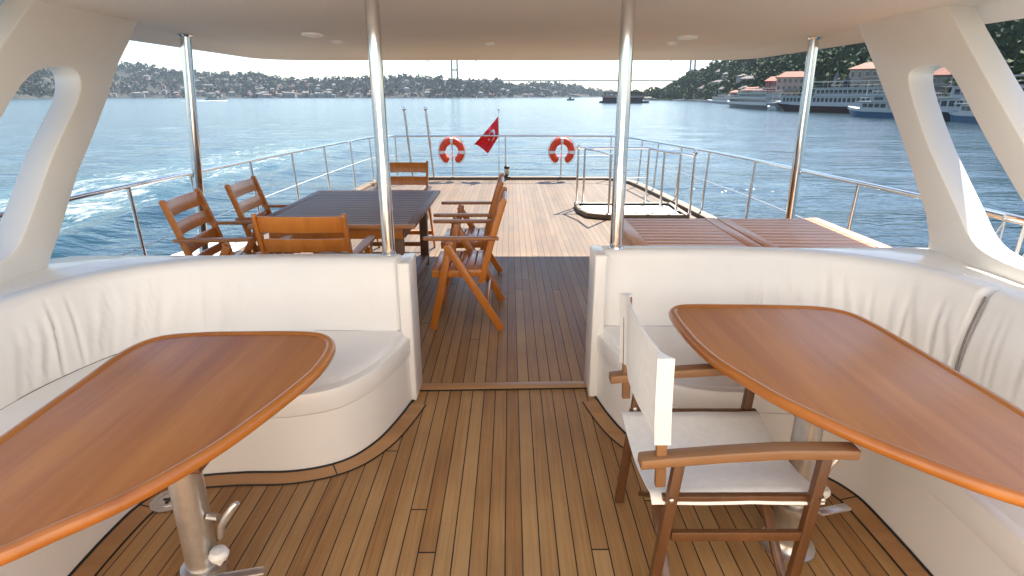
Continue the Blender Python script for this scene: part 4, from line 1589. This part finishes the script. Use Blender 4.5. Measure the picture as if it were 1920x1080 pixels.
def villa(loc, yaw, w, d, h, rh, wm, label, cat='house', roof='tile', cols=5, balcony=True):
    t = thing('shore_house', label, cat, loc, 'houses near the right shore')
    t.rotation_euler = (0, 0, yaw)
    def add(name, mb, mat, par=None):
        o = mb.build(name, mat, None, smooth=False)
        o.parent = par or t
        return o
    add('wall', MB().box((0, 0, h / 2 - 3), (w, d, h + 6)), M[wm])
    e = 0.7
    rf = MB()
    A = [rf.bm.verts.new(v) for v in [(-w / 2 - e, -d / 2 - e, h), (w / 2 + e, -d / 2 - e, h), (w / 2 + e, d / 2 + e, h), (-w / 2 - e, d / 2 + e, h)]]
    B = [rf.bm.verts.new(v) for v in [(-w / 2 - e, -d / 2 - e, h + .25), (w / 2 + e, -d / 2 - e, h + .25), (w / 2 + e, d / 2 + e, h + .25), (-w / 2 - e, d / 2 + e, h + .25)]]
    T = [rf.bm.verts.new((-w / 4, 0, h + rh)), rf.bm.verts.new((w / 4, 0, h + rh))]
    rf.bm.faces.new(A[::-1])
    for i in range(4):
        rf.bm.faces.new((A[i], A[(i + 1) % 4], B[(i + 1) % 4], B[i]))
    rf.bm.faces.new((B[0], B[1], T[1], T[0])); rf.bm.faces.new((B[1], B[2], T[1])); rf.bm.faces.new((B[2], B[3], T[0], T[1])); rf.bm.faces.new((B[3], B[0], T[0]))
    r_ = add('roof', rf, M[roof])
    add('chimney', MB().box((w * .2, d * .12, h + rh * .8), (.9, .9, 2.0)), M['wall_b'], r_)
    nf = max(1, int(h / 3.1))
    for f in range(nf):
        z = h * (f + .55) / nf
        for k in range(cols):
            x = -w / 2 + w * (k + .5) / cols
            wd = add('window', MB().box((x, -d / 2 - .02, z), (w / cols * .52, .16, h / nf * .56)), M['white_paint'])
            add('pane', MB().box((x, -d / 2 - .12, z), (w / cols * .42, .06, h / nf * .48)), M['window'], wd)
        if balcony and f in (1, 2):
            add('balcony', MB().box((0, -d / 2 - .6, z - h / nf * .42), (w * .5, 1.2, .22)).box((0, -d / 2 - 1.17, z - h / nf * .22), (w * .5, .06, .75)), M['wall_a'])
    return t


def villa_at(px, dist, top_py, w, d, rh, wm, label, cols=5, base_py=None, yaw=0.0, **kw):
    """stand a house at a distance along the line of sight, tall enough for its eaves to reach the roofline seen"""
    az = azim(px)
    base = at_dist(px, base_py, dist).z if base_py else SEA + 1.0
    eaves = at_dist(px, top_py, dist).z
    villa((dist * math.sin(az), dist * math.cos(az), base), -az + yaw, w, d, eaves - base, rh, wm, label, cols=cols, **kw)


villa_at(1452, 352, 153, 10, 9, 2.6, 'wall_red', 'dark red waterside house left of the pink mansion on the right shore', 4)
villa_at(1484, 335, 146, 15, 11, 3.0, 'wall_pink', 'pink waterside mansion with red roof, just left of the right outer chrome pole', 6)
villa_at(1545, 345, 172, 12, 9, 2.0, 'wall_a', 'low pale waterside house right of the right outer chrome pole', 5)
villa_at(1640, 262, 131, 18, 12, 2.6, 'wall_b', 'big grey house with red roof on the slope beside the right arch edge', 8, base_py=172)
villa_at(1600, 275, 150, 11, 9, 2.0, 'wall_a', 'pale house lower on the slope left of the big grey house', 4, base_py=180)
villa_at(1766, 215, 143, 17, 11, 4.2, 'wall_b', 'grey shore building with red roof seen through the slot of the right arch', 7)
villa_at(1850, 215, 165, 13, 10, 2.4, 'wall_a', 'pale house on the shore right of the arch slot building', 5)
villa_at(1912, 300, 55, 12, 10, 2.5, 'wall_pink', 'reddish hillside house at the top right corner beside the arch', 4, base_py=100)
villa_at(1890, 290, 77, 9, 8, 0.8, 'wall_a', 'small white hillside house below the reddish one at the top right', 3, base_py=100, roof='white_paint')
villa_at(1912, 250, 120, 11, 9, 2.0, 'wall_b', 'grey hillside house near the right edge above the arch leg', 4, base_py=160)
villa_at(1410, 420, 170, 12, 10, 2.2, 'wall_a', 'pale waterside house behind the dark passenger boat', 5)
villa_at(1385, 500, 174, 13, 10, 2.0, 'wall_b', 'grey waterside house behind the small blue boat', 5)
tw = at_dist(1570, 148, 300)
t = thing('minaret', 'slim pale tower rising behind the long ferry', 'tower', (tw.x, tw.y, SEA), None)
h_ = tw.z - SEA
MB().lathe((tw.x, tw.y, SEA), [(1.3, 0), (1.2, h_ * .8), (1.6, h_ * .81), (1.6, h_ * .84), (1.0, h_ * .85), (0.95, h_)], 12).build('shaft', M['wall_a'], t)
MB().lathe((tw.x, tw.y, SEA + h_), [(1.1, 0), (0.0, 3.5)], 12).build('spire', M['bridge'], t)

# quay along the right shore
qp = [Vector((HR.par(azim(px))[1] * math.sin(azim(px)) * 0.985, HR.par(azim(px))[1] * math.cos(azim(px)) * 0.985)) for px in (1262, 1300, 1340, 1400, 1450, 1530, 1640, 1720, 1800, 1900, 2050)]
q = MB()
q.loft([[(p.x * .985, p.y * .985, SEA - 1), (p.x * 1.05, p.y * 1.05, SEA - 1), (p.x * 1.05, p.y * 1.05, SEA + 1.25), (p.x * .985, p.y * .985, SEA + 1.25)] for p in qp])
tag(q.build('quay', M['concrete'], smooth=False), 'low concrete quay along the right shore', 'quay')

# masts on the left hill
for px, top, lab in ((268, 92, 'tallest thin radio mast on the far left hill'), (279, 108, 'shorter thin radio mast right of the tallest one'), (215, 112, 'thin radio mast beside the left arch on the far hill')):
    p = at_dist(px, top, 2850)
    g = HL.point(azim(px), .98)
    t_ = MB().tube([(p.x, p.y, g.z - 5), (p.x, p.y, p.z)], [1.1, 0.5], 6)
    for f in (.35, .6, .8):
        t_.box((p.x, p.y, g.z + (p.z - g.z) * f), (3.4, 3.4, 0.7))
    tag(t_.build('radio_mast', M['bridge']), lab, 'mast', 'radio masts on the hill')

# suspension bridge -------------------------------------------------
BY = 2300.0
br = thing('suspension_bridge', 'grey suspension bridge spanning the strait far behind', 'bridge', (240, BY, SEA))
def bpt(px, py):
    d = look(px, py)
    return Vector((0, 0, EYE)) + d * (BY / d.y)
dz = bpt(1000, 151.5).z
xl_, xr_ = bpt(853, 150).x, bpt(1297, 150).x
MB().box(((xl_ + xr_) / 2, BY, dz), (xr_ - xl_ + 620, 28, 4.2)).build('deck_girder', M['bridge'], br, smooth=False)
top = bpt(853, 96).z
for x in (xl_, xr_):
    tb = MB()
    for dx in (-10.5, 10.5):
        tb.loft([[(x + dx - 3.4, BY - 4 + dx * .5, SEA - 2), (x + dx + 3.4, BY - 4 + dx * .5, SEA - 2), (x + dx + 3.4, BY + 4 + dx * .5, SEA - 2), (x + dx - 3.4, BY + 4 + dx * .5, SEA - 2)],
                 [(x + dx * .92 - 2.6, BY - 3 + dx * .5, top), (x + dx * .92 + 2.6, BY - 3 + dx * .5, top), (x + dx * .92 + 2.6, BY + 3 + dx * .5, top), (x + dx * .92 - 2.6, BY + 3 + dx * .5, top)]])
    for z in (SEA + 36, dz - 4, dz + 38, top - 4):
        tb.box((x, BY, z), (21, 5, 5))
    tb.build('tower', M['bridge'], br, smooth=False)
mid = dz + 5
for oy in (-13, 13):
    cp = []
    for k in range(41):
        u = -1 + 2 * k / 40
        cp.append(((xl_ + xr_) / 2 + u * (xr_ - xl_) / 2, BY + oy, mid + (top - mid) * u * u))
    MB().tube(cp, 0.75, 6).build('main_cable', M['bridge'], br)
    hg = MB()
    for k in range(1, 40):
        hg.tube([cp[k], (cp[k][0], cp[k][1], dz)], 0.13, 4)
    hg.build('hangers', M['bridge'], br)['kind'] = 'stuff'
    for x, sgn in ((xl_, -1), (xr_, 1)):
        MB().tube([(x, BY + oy, top), (x + sgn * 300, BY + oy, dz + 2)], 0.75, 6).build('side_cable', M['bridge'], br)


# boats -------------------------------------------------------------
def hull_sections(L, B, H, sheer=0.6, rake=0.12):
    secs = []
    for k in range(13):
        u = k / 12
        x = -L / 2 + L * u
        w = B / 2 * (1 - max(0, (u - .62) / .38) ** 2.0) * (0.88 + 0.12 * min(1, u / .1))
        w = max(w, 0.04)
        dx = rake * L * max(0, (u - .7) / .3)
        top_ = H + sheer * max(0, (u - .5) / .5) ** 2
        secs.append([(x - dx, -w * .78, -0.6), (x - dx, w * .78, -0.6), (x, w, top_), (x, -w, top_)])
    return secs


def ferry(name, label, p0, p1, B, H, decks, hullm, cat='ferry', funnel=False, bow_house=0.0, canopy=None, group='boats along the right shore'):
    """p0 stern, p1 bow (points on the water); decks: list of (height, start, end, material)"""
    a, b = Vector(p0), Vector(p1)
    L = (b - a).length
    t = thing(name, label, cat, tuple((a + b) / 2), group)
    t.rotation_euler = (0, 0, math.atan2(b.y - a.y, b.x - a.x))
    def add(nm, mb, mat, par=None, bev=0.0, smooth=False):
        o = mb.build(nm, mat, None, smooth=smooth, bevel=bev)
        o.parent = par or t
        return o
    add('hull', MB().loft(hull_sections(L, B, H, H * .35)), M[hullm], smooth=True)
    st = MB()
    st.loft([[(x, y, z) for x, y, z in ((s[3][0], s[3][1] * 1.02, s[3][2] - .45), (s[2][0], s[2][1] * 1.02, s[2][2] - .45), (s[2][0], s[2][1] * 1.02, s[2][2] + .25), (s[3][0], s[3][1] * 1.02, s[3][2] + .25))] for s in hull_sections(L, B, H, H * .35)])
    add('gunwale', st, M['white_paint'])
    z = H
    for k, (dh, u0, u1, m, wfrac) in enumerate(decks):
        x0, x1 = -L / 2 + L * u0, -L / 2 + L * u1
        bw = B * (0.86 - .06 * k)
        sec = lambda zz, ins: [(x0 + ins, -bw / 2, zz), (x1 - bw * .25 - ins, -bw / 2, zz), (x1 - ins * 2, -bw * .25, zz), (x1 - ins * 2, bw * .25, zz), (x1 - bw * .25 - ins, bw / 2, zz), (x0 + ins, bw / 2, zz)]
        ho = add('deckhouse', MB().loft([sec(z, 0), sec(z + dh, dh * .12)]), M[m])
        nw = max(3, int((x1 - x0 - bw * .3) / 2.0))
        ww = (x1 - x0 - bw * .3) / nw * wfrac
        w0 = None
        for q_ in range(nw):
            x = x0 + .6 + (x1 - x0 - bw * .3 - 1.2) * (q_ + .5) / nw
            for sy in (-1, 1):
                if w0 is None:
                    w0 = w1 = add('window', MB().box((0, 0, 0), (ww, .1, dh * .46)), M['window'], ho)
                else:
                    w1 = w0.copy()
                    C.objects.link(w1)
                    w1.parent = ho
                w1.location = (x, sy * (bw / 2 + .02), z + dh * .56)
        add('windscreen', MB().box((x1 - dh * .24, 0, z + dh * .6), (.2, bw * .46, dh * .36)), M['window'], ho)
        z += dh
        add('roof_deck', MB().box(((x0 + x1) / 2, 0, z + .1), (x1 - x0 + 1.4, bw + .9, .2)), M['white_paint'])
        rl = MB()
        for sy in (-1, 1):
            rl.tube([(x0, sy * (bw / 2 + .3), z + 1.1), (x1 - 1, sy * (bw / 2 + .3), z + 1.1)], .05, 5)
            nn = max(3, int((x1 - x0) / 3))
            for q_ in range(nn + 1):
                x = x0 + (x1 - 1 - x0) * q_ / nn
                rl.tube([(x, sy * (bw / 2 + .3), z + .1), (x, sy * (bw / 2 + .3), z + 1.1)], .04, 4)
        add('deck_rail', rl, M['white_paint'])
    if canopy:
        u0, u1, ch = canopy
        x0, x1 = -L / 2 + L * u0, -L / 2 + L * u1
        cm = MB().box(((x0 + x1) / 2, 0, z + ch), (x1 - x0, B * .8, .22))
        for q_ in range(7):
            for sy in (-1, 1):
                cm.tube([(x0 + (x1 - x0) * q_ / 6, sy * B * .38, z), (x0 + (x1 - x0) * q_ / 6, sy * B * .38, z + ch)], .07, 5)
        add('canopy', cm, M['white_paint'])
    if funnel:
        fu = MB().lathe((-L * .08, 0, z), [(1.0, 0), (1.0, 3.2), (.9, 3.4), (.7, 3.3)], 14)
        add('funnel', fu, M['navy'], smooth=True)
    add('mast', MB().tube([(L * .18, 0, z), (L * .17, 0, z + 4.0)], .09, 6).box((L * .175, 0, z + 2.6), (.12, 1.6, .12)), M['white_paint'])
    return t


ferry('ferry', 'long white two-deck ferry with dark maroon hull moored behind the right outer pole', on_sea(1700, 215.5), on_sea(1452, 207), 9, 2.6,
      [(2.9, .03, .90, 'white_paint', .62), (2.6, .06, .62, 'white_paint', .7)], 'maroon', canopy=(.08, .62, 2.3), funnel=True)
ferry('passenger_boat', 'dark hulled modern passenger boat with white upper decks, bow to the left', on_sea(1452, 206), on_sea(1363, 200), 7.5, 2.2,
      [(2.4, .02, .80, 'white_paint', .9), (2.2, .04, .60, 'white_paint', .92)], 'navy', canopy=(.12, .5, 2.0), cat='passenger boat')
ferry('motor_yacht', 'small blue motor yacht moored left of the dark passenger boat', on_sea(1376, 195.6), on_sea(1326, 192), 5.0, 1.8,
      [(2.2, .12, .66, 'white_paint', .6), (1.8, .2, .45, 'white_paint', .6)], 'blue', cat='yacht')
ferry('motor_boat', 'blue and white motor boat in front of the long ferry, near the right arch', on_sea(1690, 222), on_sea(1588, 217.5), 4.6, 1.9,
      [(2.1, .14, .70, 'white_paint', .66), (1.7, .22, .5, 'white_paint', .66)], 'blue', cat='motor boat')
ferry('motor_boat', 'blue motor boat seen through the slot of the right arch', on_sea(1872, 232.5), on_sea(1778, 226), 4.4, 1.8,
      [(2.0, .14, .66, 'white_paint', .66)], 'blue', cat='motor boat')
ferry('ferry', 'grey two-deck ferry seen through the slot of the right arch', on_sea(1960, 233), on_sea(1722, 222.5), 8.5, 2.3,
      [(2.8, .03, .92, 'white_paint', .64), (2.5, .06, .7, 'white_paint', .7)], 'navy', canopy=(.1, .66, 2.1))
ferry('motor_boat', 'small white motor boat at the bow of the dark passenger boat', on_sea(1462, 207.5), on_sea(1440, 206.5), 3.2, 1.2,
      [(1.6, .2, .66, 'white_paint', .7)], 'white_paint', cat='motor boat')
for k, (x0, x1, y, lab) in enumerate(((1268, 1252, 186.5, 'tiny white boat by the quay, leftmost of the far right shore'), (1292, 1276, 187.5, 'tiny white boat by the quay, second from the left on the far right shore'), (1318, 1300, 188.5, 'tiny white boat by the quay next to the blue yacht'))):
    ferry('motor_boat', lab, on_sea(x0, y), on_sea(x1, y - .2), 4, 1.4, [(2.0, .15, .7, 'white_paint', .6)], 'white_paint', cat='motor boat')
ferry('speedboat', 'white motor yacht crossing on the left with a trail of spray', on_sea(388, 189.2), on_sea(426, 189.2), 5.0, 2.2,
      [(2.3, .1, .62, 'white_paint', .5), (1.6, .18, .42, 'white_paint', .5)], 'white_paint', cat='motor yacht', group=None)
ferry('fishing_boat', 'tiny dark fishing boat in mid channel left of the islet', on_sea(1063, 188.3), on_sea(1078, 188.3), 3.5, 1.6,
      [(2.6, .25, .55, 'wall_b', .5)], 'navy', cat='fishing boat', group=None)
# spray trail of the motor yacht
sp = MB()
rs = random.Random(3)
A, B_ = on_sea(345, 189.6), on_sea(424, 189.4)
for k in range(90):
    u = rs.random()
    p = A.lerp(B_, u)
    s = 0.5 + 2.2 * u * rs.random()
    sp.lathe((p.x, p.y + rs.uniform(-3, 3), SEA + .05), [(s * 1.8, 0), (s * 1.2, s * .25), (s * .3, s * .45), (0, s * .5)], 7)
tag(sp.build('spray', M['white_paint']), 'white spray behind the motor yacht', 'spray', kind='stuff')

# islet with a flat pavilion
ic = on_sea(1174, 193)
il = thing('floating_pavilion', 'dark flat pavilion on a low islet in mid channel, partly behind the right chrome pole', 'pavilion', tuple(ic), None)
il.rotation_euler = (0, 0, -math.atan2(ic.x, ic.y))
def ila(nm, mb, mat, par=None):
    o = mb.build(nm, mat, None, smooth=False)
    o.parent = par or il
    return o
ila('platform', MB().loft([[(-23, -8, -1), (18, -8, -1), (18, 8, -1), (-23, 8, -1)], [(-21.5, -8, 1.6), (19, -8, 1.6), (19, 8, 1.6), (-21.5, 8, 1.6)]]), M['navy'])
ila('lower_wall', MB().box((-3, 0, 3.0), (33, 13, 2.8)), M['maroon'])
ila('pale_band', MB().box((-3, 0, 5.0), (34, 14, 1.5)), M['wall_pink'])
pv = MB().box((-3, 0, 7.9), (32, 15, .7))
for k in range(9):
    for y in (-6.5, 6.5):
        pv.tube([(-17.5 + 29 * k / 8, y, 5.7), (-17.5 + 29 * k / 8, y, 7.6)], .16, 6)
ila('canopy', pv, M['maroon'])
for k in range(7):
    ila('parasol', MB().tube([(16 + 1.8 * (k % 3), -5 + 1.6 * k, 1.6), (16 + 1.8 * (k % 3), -5 + 1.6 * k, 4.4)], .1, 5).lathe((16 + 1.8 * (k % 3), -5 + 1.6 * k, 4.2), [(1.5, 0), (.2, .9), (0, 1.0)], 8), M['wall_a'])

# sea haze ----------------------------------------------------------
hm = bpy.data.materials.new('sea_haze')
hm.use_nodes = True
nt = hm.node_tree
nt.nodes.clear()
ho = nt.nodes.new('ShaderNodeOutputMaterial')
pvn = nt.nodes.new('ShaderNodeVolumePrincipled')
pvn.inputs['Color'].default_value = (0.72, 0.86, 1.0, 1)
pvn.inputs['Density'].default_value = HAZE
pvn.inputs['Anisotropy'].default_value = 0.0
nt.links.new(pvn.outputs[0], ho.inputs['Volume'])
hz = MB().box((0, 0, 122.5), (12600, 12600, 257)).build('haze', hm, smooth=False)
tag(hz, 'pale sea haze over the strait', 'haze', kind='stuff')
